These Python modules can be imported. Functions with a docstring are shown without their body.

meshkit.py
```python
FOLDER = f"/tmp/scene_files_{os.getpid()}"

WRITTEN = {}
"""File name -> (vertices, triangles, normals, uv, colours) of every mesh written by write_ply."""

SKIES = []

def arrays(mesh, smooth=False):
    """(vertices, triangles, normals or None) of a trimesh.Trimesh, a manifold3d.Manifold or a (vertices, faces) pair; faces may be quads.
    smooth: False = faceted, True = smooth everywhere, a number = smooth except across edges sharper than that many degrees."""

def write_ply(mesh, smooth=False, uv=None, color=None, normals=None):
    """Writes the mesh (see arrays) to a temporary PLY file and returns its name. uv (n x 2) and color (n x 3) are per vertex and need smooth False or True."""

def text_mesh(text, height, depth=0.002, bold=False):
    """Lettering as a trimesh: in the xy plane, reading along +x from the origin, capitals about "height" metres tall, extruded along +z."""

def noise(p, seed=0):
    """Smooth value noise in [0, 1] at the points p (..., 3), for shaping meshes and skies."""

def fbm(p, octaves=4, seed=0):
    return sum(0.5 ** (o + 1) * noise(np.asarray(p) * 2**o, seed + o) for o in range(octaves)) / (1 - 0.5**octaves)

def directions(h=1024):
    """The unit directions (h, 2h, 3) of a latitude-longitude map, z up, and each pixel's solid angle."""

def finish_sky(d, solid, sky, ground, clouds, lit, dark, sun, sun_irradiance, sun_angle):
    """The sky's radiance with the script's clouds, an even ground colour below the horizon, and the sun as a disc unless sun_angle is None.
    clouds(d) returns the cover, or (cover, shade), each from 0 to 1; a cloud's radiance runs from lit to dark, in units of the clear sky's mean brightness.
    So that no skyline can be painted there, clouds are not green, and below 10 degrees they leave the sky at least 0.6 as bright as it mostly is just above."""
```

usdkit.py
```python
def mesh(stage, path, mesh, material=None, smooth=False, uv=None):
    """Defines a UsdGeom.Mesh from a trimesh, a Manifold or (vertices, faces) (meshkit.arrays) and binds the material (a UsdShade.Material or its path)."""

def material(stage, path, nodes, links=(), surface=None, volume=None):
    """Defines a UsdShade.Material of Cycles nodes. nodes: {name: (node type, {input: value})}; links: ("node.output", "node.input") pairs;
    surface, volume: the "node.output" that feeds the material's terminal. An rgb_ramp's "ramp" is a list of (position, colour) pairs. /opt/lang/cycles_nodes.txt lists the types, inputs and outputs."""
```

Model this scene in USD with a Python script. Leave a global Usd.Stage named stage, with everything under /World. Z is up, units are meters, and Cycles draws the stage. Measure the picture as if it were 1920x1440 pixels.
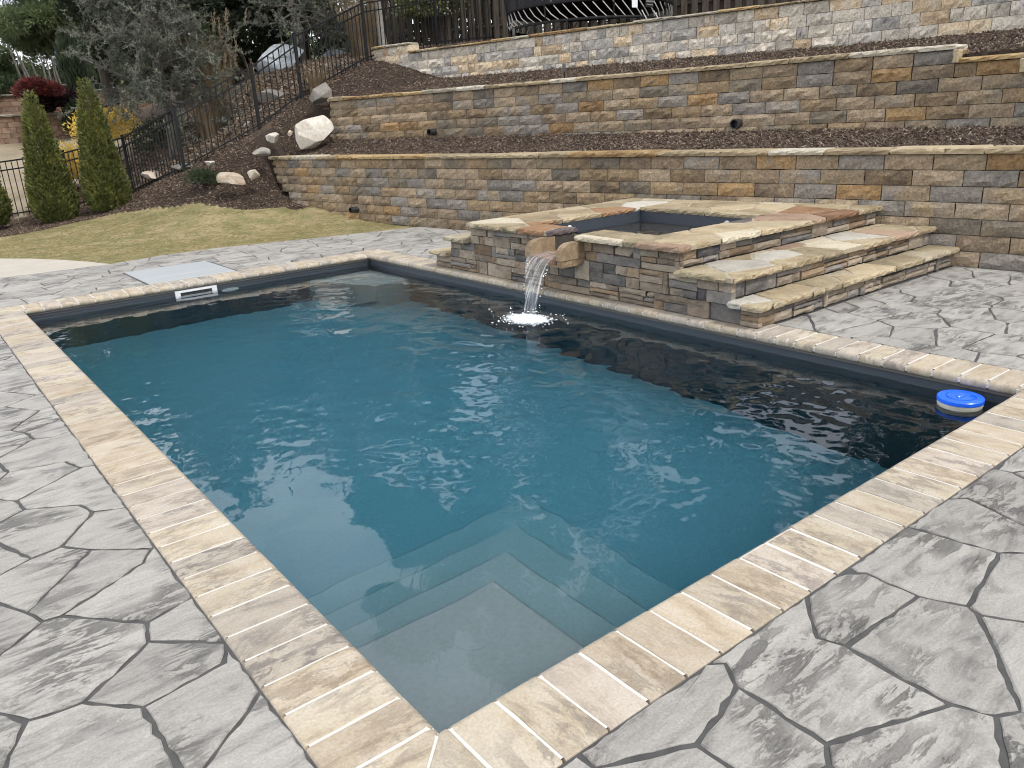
import math, random
import numpy as np, trimesh, shapely
from shapely.geometry import Polygon, MultiPoint, LineString, Point, box as sbox
from scipy.interpolate import RBFInterpolator
from scipy.spatial import Voronoi
from pxr import Usd, UsdGeom, UsdShade, UsdLux, Sdf, Gf, Vt
import usdkit, meshkit

stage = Usd.Stage.CreateInMemory()
UsdGeom.SetStageUpAxis(stage, UsdGeom.Tokens.z)
UsdGeom.SetStageMetersPerUnit(stage, 1.0)
UsdGeom.Xform.Define(stage, '/World')
UsdGeom.Scope.Define(stage, '/World/Looks')
rng = np.random.default_rng(7)

# ------------------------------------------------------------------ camera, sky, sun
F_PX, YAW, PITCH, ROLL = 1473.1, math.radians(52.689), math.radians(18.695), math.radians(-3.059)
CAM = np.array([-0.8314, -1.4906, 1.522])
EXPOSURE = 0.90
fw = np.array([math.cos(PITCH) * math.cos(YAW), math.cos(PITCH) * math.sin(YAW), -math.sin(PITCH)])
r0 = np.array([math.sin(YAW), -math.cos(YAW), 0.0]); u0 = np.cross(r0, fw)
rt = math.cos(ROLL) * r0 + math.sin(ROLL) * u0; up = -math.sin(ROLL) * r0 + math.cos(ROLL) * u0
cam = UsdGeom.Camera.Define(stage, '/World/camera')
m = Gf.Matrix4d(*[*rt, 0, *up, 0, *(-fw), 0, *CAM, 1])
cam.AddTransformOp().Set(m)
cam.CreateHorizontalApertureAttr(36.0); cam.CreateVerticalApertureAttr(27.0)
cam.CreateFocalLengthAttr(36.0 * F_PX / 1920.0)
cam.CreateClippingRangeAttr(Gf.Vec2f(0.05, 2000.0))
cam.CreateExposureAttr(EXPOSURE)

SUN_DIR = np.array([0.05, -0.75, 0.95]); SUN_DIR /= np.linalg.norm(SUN_DIR)
SUN_EL, SUN_ROT = math.asin(SUN_DIR[2]), math.atan2(SUN_DIR[0], SUN_DIR[1])
sun = UsdLux.DistantLight.Define(stage, '/World/sun')
sun.CreateIntensityAttr(0.46); sun.CreateAngleAttr(12.0); sun.CreateNormalizeAttr(True)
sun.CreateColorAttr(Gf.Vec3f(1.0, 0.96, 0.9))
z_ax = SUN_DIR; x_ax = np.cross([0, 0, 1.0], z_ax); x_ax /= np.linalg.norm(x_ax); y_ax = np.cross(z_ax, x_ax)
sun.AddTransformOp().Set(Gf.Matrix4d(*[*x_ax, 0, *y_ax, 0, *z_ax, 0, 0, 0, 0, 1]))
sky = UsdLux.DomeLight.Define(stage, '/World/sky')
sky_mat = usdkit.material(stage, '/World/Looks/sky_light', {
    'geo': ('texture_coordinate', {}),
    'sky': ('sky_texture', {'sky_type': 'single_scattering', 'sun_disc': False, 'sun_elevation': SUN_EL, 'sun_rotation': SUN_ROT}),
    'map': ('mapping', {'scale': (1.6, 1.6, 3.2)}),
    'n': ('noise_texture', {'scale': 1.6, 'detail': 6, 'roughness': 0.55}),
    'r': ('rgb_ramp', {'ramp': [(0.30, (0.45, 0.45, 0.45)), (0.62, (1, 1, 1))]}),
    'n2': ('noise_texture', {'scale': 3.0, 'detail': 5}),
    'r2': ('rgb_ramp', {'ramp': [(0.3, (7.6, 7.8, 8.4)), (0.7, (11.6, 11.6, 11.8))]}),
    'mix': ('mix', {'mix_type': 'mix'}),
    'bg': ('background_shader', {'strength': 0.10})},
    [('geo.generated', 'map.vector'), ('map.vector', 'n.vector'), ('map.vector', 'n2.vector'), ('n.fac', 'r.fac'), ('n2.fac', 'r2.fac'),
     ('r.color', 'mix.fac'), ('sky.color', 'mix.color1'), ('r2.color', 'mix.color2'), ('mix.color', 'bg.color')], surface='bg.background')
UsdShade.MaterialBindingAPI.Apply(sky.GetPrim()).Bind(sky_mat)
sky.GetPrim().SetCustomDataByKey('kind', 'structure')

# ------------------------------------------------------------------ helpers
_used, _origin = {}, {}

def numbered(parent, name):
    k = (parent, name); n = _used.get(k, -1) + 1; _used[k] = n
    return name if n == 0 else f'{name}_{n:03d}'

def tag(prim, label=None, cat=None, group=None, kind=None):
    for k, v in (('label', label), ('category', cat), ('group', group), ('kind', kind)):
        if v: prim.SetCustomDataByKey(k, v)
    return prim

def thing(name, label=None, cat=None, loc=(0, 0, 0), group=None, kind=None):
    path = '/World/' + numbered('/World', name)
    x = UsdGeom.Xform.Define(stage, path); x.AddTranslateOp().Set(Gf.Vec3d(*map(float, loc)))
    _origin[path] = np.array(loc, float)
    tag(x.GetPrim(), label, cat, group, kind)
    return path

def part(parent, name, mesh, mat, label=None, smooth=False, kind=None):
    path = parent + '/' + numbered(parent, name)
    v, f, n = meshkit.arrays(mesh, smooth)
    o = _origin[parent]; _origin[path] = o
    mm = UsdGeom.Mesh.Define(stage, path)
    mm.CreatePointsAttr(Vt.Vec3fArray.FromNumpy((v - o).astype(np.float32)))
    mm.CreateFaceVertexCountsAttr(Vt.IntArray.FromNumpy(np.full(len(f), 3, np.int32)))
    mm.CreateFaceVertexIndicesAttr(Vt.IntArray.FromNumpy(np.asarray(f, np.int32).ravel()))
    mm.CreateSubdivisionSchemeAttr('none')
    if n is not None:
        mm.CreateNormalsAttr(Vt.Vec3fArray.FromNumpy(n.astype(np.float32))); mm.SetNormalsInterpolation('vertex')
    UsdShade.MaterialBindingAPI.Apply(mm.GetPrim()).Bind(mat)
    tag(mm.GetPrim(), label, None, None, kind)
    return path

def single(name, mesh, mat, label=None, cat=None, group=None, kind=None, smooth=False):
    _origin['/World'] = np.zeros(3)
    p = part('/World', name, mesh, mat, smooth=smooth)
    tag(stage.GetPrimAtPath(p), label, cat, group, kind)
    return p

def cat_(ms):
    ms = [x for x in ms if x is not None and len(x.faces)]
    V, Fc, o = [], [], 0
    for x in ms:
        V.append(x.vertices); Fc.append(np.asarray(x.faces) + o); o += len(x.vertices)
    return trimesh.Trimesh(np.vstack(V), np.vstack(Fc), process=False)

def T(v, f): return trimesh.Trimesh(np.asarray(v, float), np.asarray(f, int), process=False)

def quads(v, q):
    q = np.asarray(q); return T(v, np.vstack([q[:, [0, 1, 2]], q[:, [0, 2, 3]]]))

def bx(x0, x1, y0, y1, z0, z1):
    b = trimesh.creation.box((x1 - x0, y1 - y0, z1 - z0)); b.apply_translation(((x0 + x1) / 2, (y0 + y1) / 2, (z0 + z1) / 2)); return b

def tube(pts, rad, n=6, cap=True):
    pts = np.asarray(pts, float); rad = np.broadcast_to(np.asarray(rad, float), len(pts))
    d = np.gradient(pts, axis=0); d /= np.linalg.norm(d, axis=1, keepdims=True) + 1e-9
    ref = np.array([0, 0, 1.0]) if abs(d[0, 2]) < 0.9 else np.array([1.0, 0, 0])
    a = np.cross(d, ref); a /= np.linalg.norm(a, axis=1, keepdims=True) + 1e-9
    b = np.cross(d, a); t = np.arange(n) / n * 2 * np.pi
    v = (pts[:, None] + rad[:, None, None] * (a[:, None] * np.cos(t)[None, :, None] + b[:, None] * np.sin(t)[None, :, None])).reshape(-1, 3)
    q = [[i * n + j, i * n + (j + 1) % n, (i + 1) * n + (j + 1) % n, (i + 1) * n + j] for i in range(len(pts) - 1) for j in range(n)]
    mth = quads(v, q)
    if cap:
        k = len(v); v2 = np.vstack([v, pts[0], pts[-1]]); L = (len(pts) - 1) * n
        f = [[k, (j + 1) % n, j] for j in range(n)] + [[k + 1, L + j, L + (j + 1) % n] for j in range(n)]
        mth = T(v2, np.vstack([mth.faces, f]))
    return mth

def lathe(prof, n=32, c=(0, 0, 0)):
    prof = np.asarray(prof, float); t = np.arange(n) / n * 2 * np.pi
    v = np.stack([prof[:, None, 0] * np.cos(t), prof[:, None, 0] * np.sin(t), np.repeat(prof[:, 1:2], n, 1)], -1).reshape(-1, 3) + np.array(c)
    q = [[i * n + j, i * n + (j + 1) % n, (i + 1) * n + (j + 1) % n, (i + 1) * n + j] for i in range(len(prof) - 1) for j in range(n)]
    return quads(v, q)

def polymesh(poly, z):
    v, f = trimesh.creation.triangulate_polygon(poly, engine='earcut')
    v3 = np.column_stack([v, np.full(len(v), z) if np.isscalar(z) else z(v)])
    mth = T(v3, f)
    if len(f) and mth.face_normals[:, 2].mean() < 0: mth.invert()
    return mth

def resample(ring, step):
    ring = np.asarray(ring)[:-1] if np.allclose(ring[0], ring[-1]) else np.asarray(ring)
    out = []
    for i in range(len(ring)):
        a, b = ring[i], ring[(i + 1) % len(ring)]; k = max(1, int(round(np.linalg.norm(b - a) / step)))
        out += [a + (b - a) * j / k for j in range(k)]
    return np.array(out)

def slab(poly, z0, z1, cham=0.008, wob=0.004, rough=0.004, step=0.06, bulge=0.0, rg=rng, tilt=0.0):
    """A stone slab with an uneven outline, a worn top edge and rough sides."""
    poly = shapely.geometry.polygon.orient(poly, 1.0)
    p = resample(np.array(poly.exterior.coords), step); n = len(p)
    if n < 3: return None
    d = np.roll(p, -1, 0) - np.roll(p, 1, 0); nrm = np.column_stack([d[:, 1], -d[:, 0]]); nrm /= np.linalg.norm(nrm, axis=1, keepdims=True) + 1e-9
    p = p + nrm * (rg.normal(0, wob, (n, 1)))
    h = z1 - z0
    rows = [(p - nrm * (cham + np.abs(rg.normal(0, cham * .4, (n, 1)))), np.full(n, z1)),
            (p + nrm * rg.normal(0, rough * .5, (n, 1)), z1 - cham - np.abs(rg.normal(0, cham * .3, n))),
            (p + nrm * (bulge + rg.normal(0, rough, (n, 1))), np.full(n, z0 + h * .45) + rg.normal(0, h * .08, n)),
            (p - nrm * (.2 * cham + np.abs(rg.normal(0, rough * .6, (n, 1)))), np.full(n, z0))]
    v = np.vstack([np.column_stack([a, b]) for a, b in rows])
    if tilt:
        c = p.mean(0); g = rg.normal(0, tilt, 2); v[:, 2] += (v[:, :2] - c) @ g
    q = [[(i + 1) * n + j, (i + 1) * n + (j + 1) % n, i * n + (j + 1) % n, i * n + j] for i in range(3) for j in range(n)]
    top = Polygon(rows[0][0])
    fan = [[n * 4, j, (j + 1) % n] for j in range(n)]
    if not top.is_valid or poly.area < .97 * poly.convex_hull.area:
        try:
            tv, tf = trimesh.creation.triangulate_polygon(Polygon(v[:n, :2]) if Polygon(v[:n, :2]).is_valid else Polygon(v[:n, :2]).buffer(0), engine='earcut')
            from scipy.spatial import cKDTree
            idx = cKDTree(v[:n, :2]).query(tv)[1]; fan = idx[tf]
            a = v[fan[:, 1], :2] - v[fan[:, 0], :2]; b = v[fan[:, 2], :2] - v[fan[:, 0], :2]
            flip = (a[:, 0] * b[:, 1] - a[:, 1] * b[:, 0]) < 0; fan[flip] = fan[flip][:, ::-1]
        except Exception: pass
    mq = quads(v, q)
    ctr = np.append(np.array(poly.representative_point().coords[0]) if poly.area < .97 * poly.convex_hull.area else v[:n, :2].mean(0), v[:n, 2].mean())
    return T(np.vstack([v, ctr]), np.vstack([mq.faces, fan]))

def block(o, t, n, w, h, d, nu=6, nv=3, bump=0.010, bev=0.012, rg=rng, jit=0.003):
    """A split-face block: o = lower left corner on the face line, t along, n outward, z up."""
    t = np.asarray(t, float); n = np.asarray(n, float); U = np.linspace(0, 1, nu + 1); V = np.linspace(0, 1, nv + 1)
    uu, vv = np.meshgrid(U, V)
    e = np.minimum.reduce([uu * w, (1 - uu) * w, vv * h, (1 - vv) * h])
    dep = np.where(e < 1e-6, -bev, rg.normal(0.004, bump, uu.shape))
    a = uu * w + np.where((uu > 0) & (uu < 1), rg.normal(0, .25 * w / nu * .5, uu.shape), 0)
    b = vv * h + np.where((vv > 0) & (vv < 1), rg.normal(0, .25 * h / nv * .5, uu.shape), 0)
    a = a + np.where((uu == 0) | (uu == 1), rg.normal(0, jit, uu.shape) * .5, 0); b = b + np.where((vv == 0) | (vv == 1), rg.normal(0, jit, uu.shape) * .5, 0)
    P = o + a[..., None] * t + b[..., None] * np.array([0, 0, 1.0]) + dep[..., None] * n
    k = nu + 1
    q = [[i * k + j, i * k + j + 1, (i + 1) * k + j + 1, (i + 1) * k + j] for i in range(nv) for j in range(nu)]
    ring = [j for j in range(k)] + [i * k + nu for i in range(1, nv + 1)] + [nv * k + j for j in range(nu - 1, -1, -1)] + [i * k for i in range(nv - 1, 0, -1)]
    base = P.reshape(-1, 3); back = base[ring] - n * d
    m0 = len(base); R = len(ring)
    q += [[ring[(i + 1) % R], ring[i], m0 + i, m0 + (i + 1) % R] for i in range(R)]
    return quads(np.vstack([base, back]), q)

def noise2(x, y, s, seed=0): return meshkit.fbm(np.stack([x * s, y * s, np.zeros_like(x)], -1), 3, seed)

# ------------------------------------------------------------------ materials
def mat(name, nodes, links, surface='p.BSDF', volume=None):
    return usdkit.material(stage, '/World/Looks/' + name, nodes, links, surface=surface, volume=volume)

def plain(name, col, rough=0.5, metal=0.0, spec=0.5, var=0.12, scale=14.0, bump=0.0, coat=0.0):
    lo, hi = [c * (1 - var) for c in col], [min(1, c * (1 + var)) for c in col]
    return mat(name, {'g': ('geometry', {}), 'n': ('noise_texture', {'scale': scale, 'detail': 4, 'roughness': .6}),
                      'r': ('rgb_ramp', {'ramp': [(.3, lo), (.7, hi)]}), 'b': ('bump', {'strength': bump, 'distance': .01}),
                      'p': ('principled_bsdf', {'roughness': rough, 'metallic': metal, 'specular_ior_level': spec, 'coat_weight': coat})},
               [('g.position', 'n.vector'), ('n.fac', 'r.fac'), ('r.color', 'p.base_color'), ('n.fac', 'b.height'), ('b.normal', 'p.normal')])

def stone(name, ramp, scale=7.0, stretch=(1, 1, 1), rot=(0, 0, 0), rough=0.85, bstr=0.5, bdist=0.012, fine=60.0, vary=(0.82, 1.16), spec=.3, dist=0.6, stain=None, rshift=0.0, grain=(.80, 1.18)):
    """Natural stone: noise mottling that differs from piece to piece, fine grain, bump."""
    nodes = {'g': ('geometry', {}), 'o': ('object_info', {}), 'w': ('math', {'math_type': 'multiply', 'value2': 57.0}),
             'm': ('mapping', {'scale': stretch, 'rotation': rot}),
             'n': ('noise_texture', {'dimensions': '4D', 'scale': scale, 'detail': 7, 'roughness': .62, 'distortion': dist}),
             'sh': ('map_range', {'from_min': 0, 'from_max': 1, 'to_min': -rshift, 'to_max': rshift}), 'ad': ('math', {'math_type': 'add'}),
             'r': ('rgb_ramp', {'ramp': ramp}),
             'f': ('noise_texture', {'scale': fine, 'detail': 5, 'roughness': .7}),
             'fm': ('map_range', {'from_min': .3, 'from_max': .7, 'to_min': grain[0], 'to_max': grain[1]}),
             'vr': ('map_range', {'from_min': 0, 'from_max': 1, 'to_min': vary[0], 'to_max': vary[1]}),
             'vm': ('math', {'math_type': 'multiply'}), 'h': ('hsv', {}),
             'hb': ('math', {'math_type': 'multiply_add', 'value2': .45}),
             'b': ('bump', {'strength': bstr, 'distance': bdist}), 'p': ('principled_bsdf', {'roughness': rough, 'specular_ior_level': spec})}
    links = [('o.random', 'w.value1'), ('w.value', 'n.w'), ('g.position', 'm.vector'), ('m.vector', 'n.vector'), ('o.random', 'sh.value'), ('n.fac', 'ad.value1'), ('sh.result', 'ad.value2'),
             ('ad.value', 'r.fac'), ('m.vector', 'f.vector'), ('f.fac', 'fm.value'), ('o.random', 'vr.value'), ('fm.result', 'vm.value1'), ('vr.result', 'vm.value2'),
             ('vm.value', 'h.value'), ('r.color', 'h.color'), ('h.color', 'p.base_color'), ('f.fac', 'hb.value1'), ('n.fac', 'hb.value3'), ('hb.value', 'b.height'), ('b.normal', 'p.normal')]
    return mat(name, nodes, links)

def leafm(name, ramp, scale=3.0, trans=.3, rough=.55, fine=25.0, spec=.35):
    return mat(name, {'g': ('geometry', {}), 'n': ('noise_texture', {'scale': scale, 'detail': 5, 'roughness': .65}),
                      'isl': ('map_range', {'from_min': 0, 'from_max': 1, 'to_min': -.22, 'to_max': .22}), 'a': ('math', {'math_type': 'add'}),
                      'r': ('rgb_ramp', {'ramp': ramp}), 'p': ('principled_bsdf', {'roughness': rough, 'specular_ior_level': spec}),
                      't': ('translucent_bsdf', {}), 'x': ('mix_closure', {'fac': trans})},
               [('g.position', 'n.vector'), ('n.fac', 'a.value1'), ('g.random_per_island', 'isl.value'), ('isl.result', 'a.value2'), ('a.value', 'r.fac'), ('r.color', 'p.base_color'), ('r.color', 't.color'),
                ('p.BSDF', 'x.closure1'), ('t.BSDF', 'x.closure2')], surface='x.closure')

def hexc(h, k=1.0, sat=None):
    c = [int(h[i:i + 2], 16) / 255 for i in (0, 2, 4)]
    c = [ALB * k * (x / 12.92 if x < .04045 else ((x + .055) / 1.055) ** 2.4) for x in c]
    l = .25 * c[0] + .6 * c[1] + .15 * c[2]
    sat = SAT if sat is None else sat
    return tuple(l + sat * (x - l) for x in c)
SAT, ALB = .80, .60                                                 # real-world albedos are well below what the sunlit picture shows

def rockface(name, cols, sat=1.0, **kw):
    d = dict(scale=5, bstr=1.0, bdist=.03, fine=42, rshift=.08, grain=(.55, 1.42), vary=(.84, 1.14)); d.update(kw)
    kf = d.pop('k', 1.13)
    return stone(name, list(zip((.28, .43, .57, .74), [hexc(c, kf, 1.02) for c in cols])), **d)
BLOCK = [rockface('block_tan', ('776a5a', '978570', 'a6947c', '968b7b')), rockface('block_brown', ('695d4e', '8a7861', '9c876a', '8a7e6d')),
         rockface('block_grey', ('6e6963', '88827a', '948d84', '9a8b76')), rockface('block_mixed', ('726b62', '8c8170', '9c8a70', '8a857e'), scale=3.2, rshift=.16),
         rockface('block_rust', ('75624c', '9a7c58', 'a68a64', '8e8474'))]
PALE = [rockface('pale_block_grey', ('9d968b', 'b8b0a3', 'c4bbac', 'b2aca3'), scale=4.5, k=1.45), rockface('pale_block_blue', ('8b8884', 'a9a59f', 'bab4aa', 'b0a28e'), scale=4.5, k=1.45, rshift=.14), rockface('pale_block_tan', ('a2917a', 'bfa98c', 'c6b69c', 'b7b0a6'), scale=4.5, k=1.45)]
CAPM = [stone('cap_stone_tan', [(.28, hexc('77664a')), (.45, hexc('ab9670')), (.6, hexc('c2ad84')), (.75, hexc('b8a88c'))], scale=5, stretch=(1, 1, 3), bstr=.8, bdist=.015, fine=35, rshift=.1),
        stone('cap_stone_gold', [(.28, hexc('7d5f3a')), (.45, hexc('b08a50')), (.6, hexc('c2a468')), (.75, hexc('b0a080'))], scale=5, stretch=(1, 1, 3), bstr=.8, bdist=.015, fine=35, rshift=.1),
        stone('cap_stone_pale', [(.28, hexc('94897a')), (.45, hexc('c0b49a')), (.6, hexc('cfc6b0')), (.75, hexc('b8ae98'))], scale=5, stretch=(1, 1, 3), bstr=.8, bdist=.015, fine=35, rshift=.1)]
def flag(name, cols): return stone(name, [(.3, hexc(cols[0], 1, .80)), (.47, hexc(cols[1], 1, .80)), (.58, hexc(cols[2], 1, .80)), (.75, hexc(cols[3], 1, .80))], scale=4, bstr=.5, bdist=.008, fine=45, vary=(.88, 1.1), rshift=.08)
FLAG = [flag('flagstone_tan', ('9c8862', 'b8a27a', 'c8b48c', 'b3a07a')), flag('flagstone_olive', ('8f8060', 'ab9a74', 'bba984', 'a2936e')),
        flag('flagstone_cream', ('b4a486', 'c8ba9a', 'd6c9ac', 'c2b393')), flag('flagstone_rust', ('7a5636', '9c7048', 'a98055', '8d6a4c')),
        flag('flagstone_white', ('b4ac9e', 'c8c0b0', 'd0c9ba', 'bcb4a4')), flag('flagstone_plum', ('4c4446', '615658', '746663', '57504f')), flag('flagstone_pink', ('94765e', 'ae8d70', 'b99a7e', 'a08468'))]
FLAG_W = [.37, .27, .18, .07, .03, .03, .05]
LEDGE = [stone('ledge_tan', [(.28, hexc('7c6f5e')), (.45, hexc('a39079')), (.6, hexc('b3a28a')), (.75, hexc('9c8f7e'))], scale=6, stretch=(1, 1, 2), bstr=.7, bdist=.012, fine=35, rshift=.1, vary=(.75, 1.2)),
         stone('ledge_grey', [(.28, hexc('656260')), (.45, hexc('86807a')), (.6, hexc('968e84')), (.75, hexc('84807c'))], scale=6, stretch=(1, 1, 2), bstr=.7, bdist=.012, fine=35, rshift=.1, vary=(.75, 1.2)),
         stone('ledge_dark', [(.28, hexc('4c4a4c')), (.45, hexc('666366')), (.6, hexc('7a746e')), (.75, hexc('666366'))], scale=6, stretch=(1, 1, 2), bstr=.7, bdist=.012, fine=35, rshift=.1, vary=(.8, 1.2)),
         stone('ledge_brown', [(.28, hexc('7c664e')), (.45, hexc('9b8060')), (.6, hexc('a98f6e')), (.75, hexc('91806c'))], scale=6, stretch=(1, 1, 2), bstr=.7, bdist=.012, fine=35, rshift=.1, vary=(.8, 1.2))]
def slate(name, ang, cols=('646260', '918e89', 'b0aca5', 'bfbbb2', 'aaa69f'), cleft='53514f', amt=.70, sat=None, sc=1.6, st=(.55, 1.9, 1), grain=(.80, 1.17), lo=.485, rough=.6, bs=.8, mk=(.46, .62)):
    """Stamped concrete: pale skin with dark release powder caught in streaks and clefts."""
    nodes = {'g': ('geometry', {}), 'o': ('object_info', {}), 'w': ('math', {'math_type': 'multiply', 'value2': 57.0}),
        'm': ('mapping', {'scale': tuple(q * sc for q in st), 'rotation': (0, 0, ang)}),
        'n': ('noise_texture', {'dimensions': '4D', 'scale': 3.2, 'detail': 9, 'roughness': .68, 'distortion': 1.1}),
        'r': ('rgb_ramp', {'ramp': list(zip((.26, .38, .46, .60, .8), [hexc(c, 1, sat) for c in cols]))}),
        'n2': ('noise_texture', {'dimensions': '4D', 'scale': 6.5, 'detail': 10, 'roughness': .74, 'distortion': .7}),
        'mk': ('noise_texture', {'dimensions': '4D', 'scale': 3.0, 'detail': 2}),
        'mr': ('map_range', {'from_min': mk[0], 'from_max': mk[1], 'to_min': 0, 'to_max': 1, 'clamp': True}),
        'cr': ('map_range', {'from_min': lo, 'from_max': lo + .055, 'to_min': 0, 'to_max': 1, 'clamp': True}), 'cm': ('math', {'math_type': 'multiply'}), 'cs': ('math', {'math_type': 'multiply', 'value2': amt}),
        'x': ('mix', {'color2': hexc(cleft)}),
        'f': ('noise_texture', {'scale': 110, 'detail': 4, 'roughness': .75}), 'fm': ('map_range', {'from_min': .3, 'from_max': .7, 'to_min': grain[0], 'to_max': grain[1]}),
        'vr': ('map_range', {'from_min': 0, 'from_max': 1, 'to_min': .90, 'to_max': 1.07}), 'vm': ('math', {'math_type': 'multiply'}), 'h': ('hsv', {}),
        'h1': ('math', {'math_type': 'multiply_add', 'value2': -.45}), 'h2': ('math', {'math_type': 'multiply_add', 'value2': .12}),
        'b': ('bump', {'strength': bs, 'distance': .012}), 'p': ('principled_bsdf', {'roughness': rough, 'specular_ior_level': .35})}
    links = [('o.random', 'w.value1'), ('w.value', 'n.w'), ('w.value', 'n2.w'), ('w.value', 'mk.w'), ('g.position', 'm.vector'), ('m.vector', 'n.vector'), ('m.vector', 'n2.vector'), ('g.position', 'mk.vector'), ('g.position', 'f.vector'),
        ('n.fac', 'r.fac'), ('mk.fac', 'mr.value'), ('n2.fac', 'cr.value'), ('mr.result', 'cm.value1'), ('cr.result', 'cm.value2'), ('cm.value', 'cs.value1'), ('cs.value', 'x.fac'), ('r.color', 'x.color1'),
        ('f.fac', 'fm.value'), ('o.random', 'vr.value'), ('fm.result', 'vm.value1'), ('vr.result', 'vm.value2'), ('vm.value', 'h.value'), ('x.color', 'h.color'), ('h.color', 'p.base_color'),
        ('cm.value', 'h1.value1'), ('n2.fac', 'h1.value3'), ('f.fac', 'h2.value1'), ('h1.value', 'h2.value3'), ('h2.value', 'b.height'), ('b.normal', 'p.normal')]
    return mat(name, nodes, links)
DECK = [slate(f'stamped_stone_{i}', a) for i, a in enumerate((.1, .35, .6, .9, 1.3, 2.7))]
PAVER = {}
for ax, st in (('x', (.75, 1.9, 1)), ('y', (1.9, .75, 1))):
    PAVER[ax] = [slate('paver_%s_%s' % (nm, ax), 0, [c for c in cs], cl, amt, .74, 1.7, st, (.80, 1.16), .49, .72, .45, (.40, .60)) for nm, cs, cl, amt in (
        ('sand', ('9b8b74', 'bda98a', 'cfbd9c', 'd6c8ae', 'c9b899'), '8b8076', .6), ('gold', ('a08c6c', 'bda684', 'ccb796', 'd5c5ab', 'c5b08e'), '93826a', .5),
        ('ash', ('857c72', 'a79c8e', 'bfb19c', 'c8bca8', 'b3a792'), '766f6a', .75), ('rose', ('9a887a', 'b9a792', 'cbbaa4', 'd3c5b2', 'c2b29c'), '857a74', .65))]
GROOVE = plain('deck_groove', (.05, .049, .048), .8, var=.3, bump=.3)
PADM = plain('smooth_concrete', hexc('c9bfae'), .8, var=.07, scale=3, bump=.05)
GROUT = plain('white_mortar', hexc('dcd8d0', 1.12), .9, var=.06, scale=40, bump=.3)
TANGROUT = plain('tan_mortar', hexc('b9aa8c'), .9, var=.1, scale=40, bump=.3)
DARKGROUT = plain('dark_mortar', hexc('4a443d'), .9, var=.2, scale=30, bump=.3)
BLACK = plain('black_metal', (.006, .0065, .0075), .6, var=.15, spec=.25)
PLASTIC_B = plain('black_plastic', (.015, .015, .016), .5, var=.1)
GALV = plain('white_rod', hexc('c9c9c6'), .35, var=.05)
LID = plain('lid_panel', hexc('b9c0c4'), .5, var=.03, scale=8)
WHITE = plain('white_plastic', hexc('dfe2e4', 1.25), .35, var=.02)
BLUE = plain('blue_plastic', (.012, .11, .75), .3, var=.04)
CREAM = plain('cream_plastic', hexc('d9d3c0'), .4, var=.05)
SPILL = [stone('spill_stone_gold', [(.3, hexc('8a7050')), (.5, hexc('ab8e68')), (.7, hexc('c0a880'))], scale=9, bstr=.3, fine=60), stone('spill_stone_rust', [(.3, hexc('64483a')), (.5, hexc('8f6a50')), (.7, hexc('aa8664'))], scale=9, bstr=.3, fine=60)]
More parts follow.
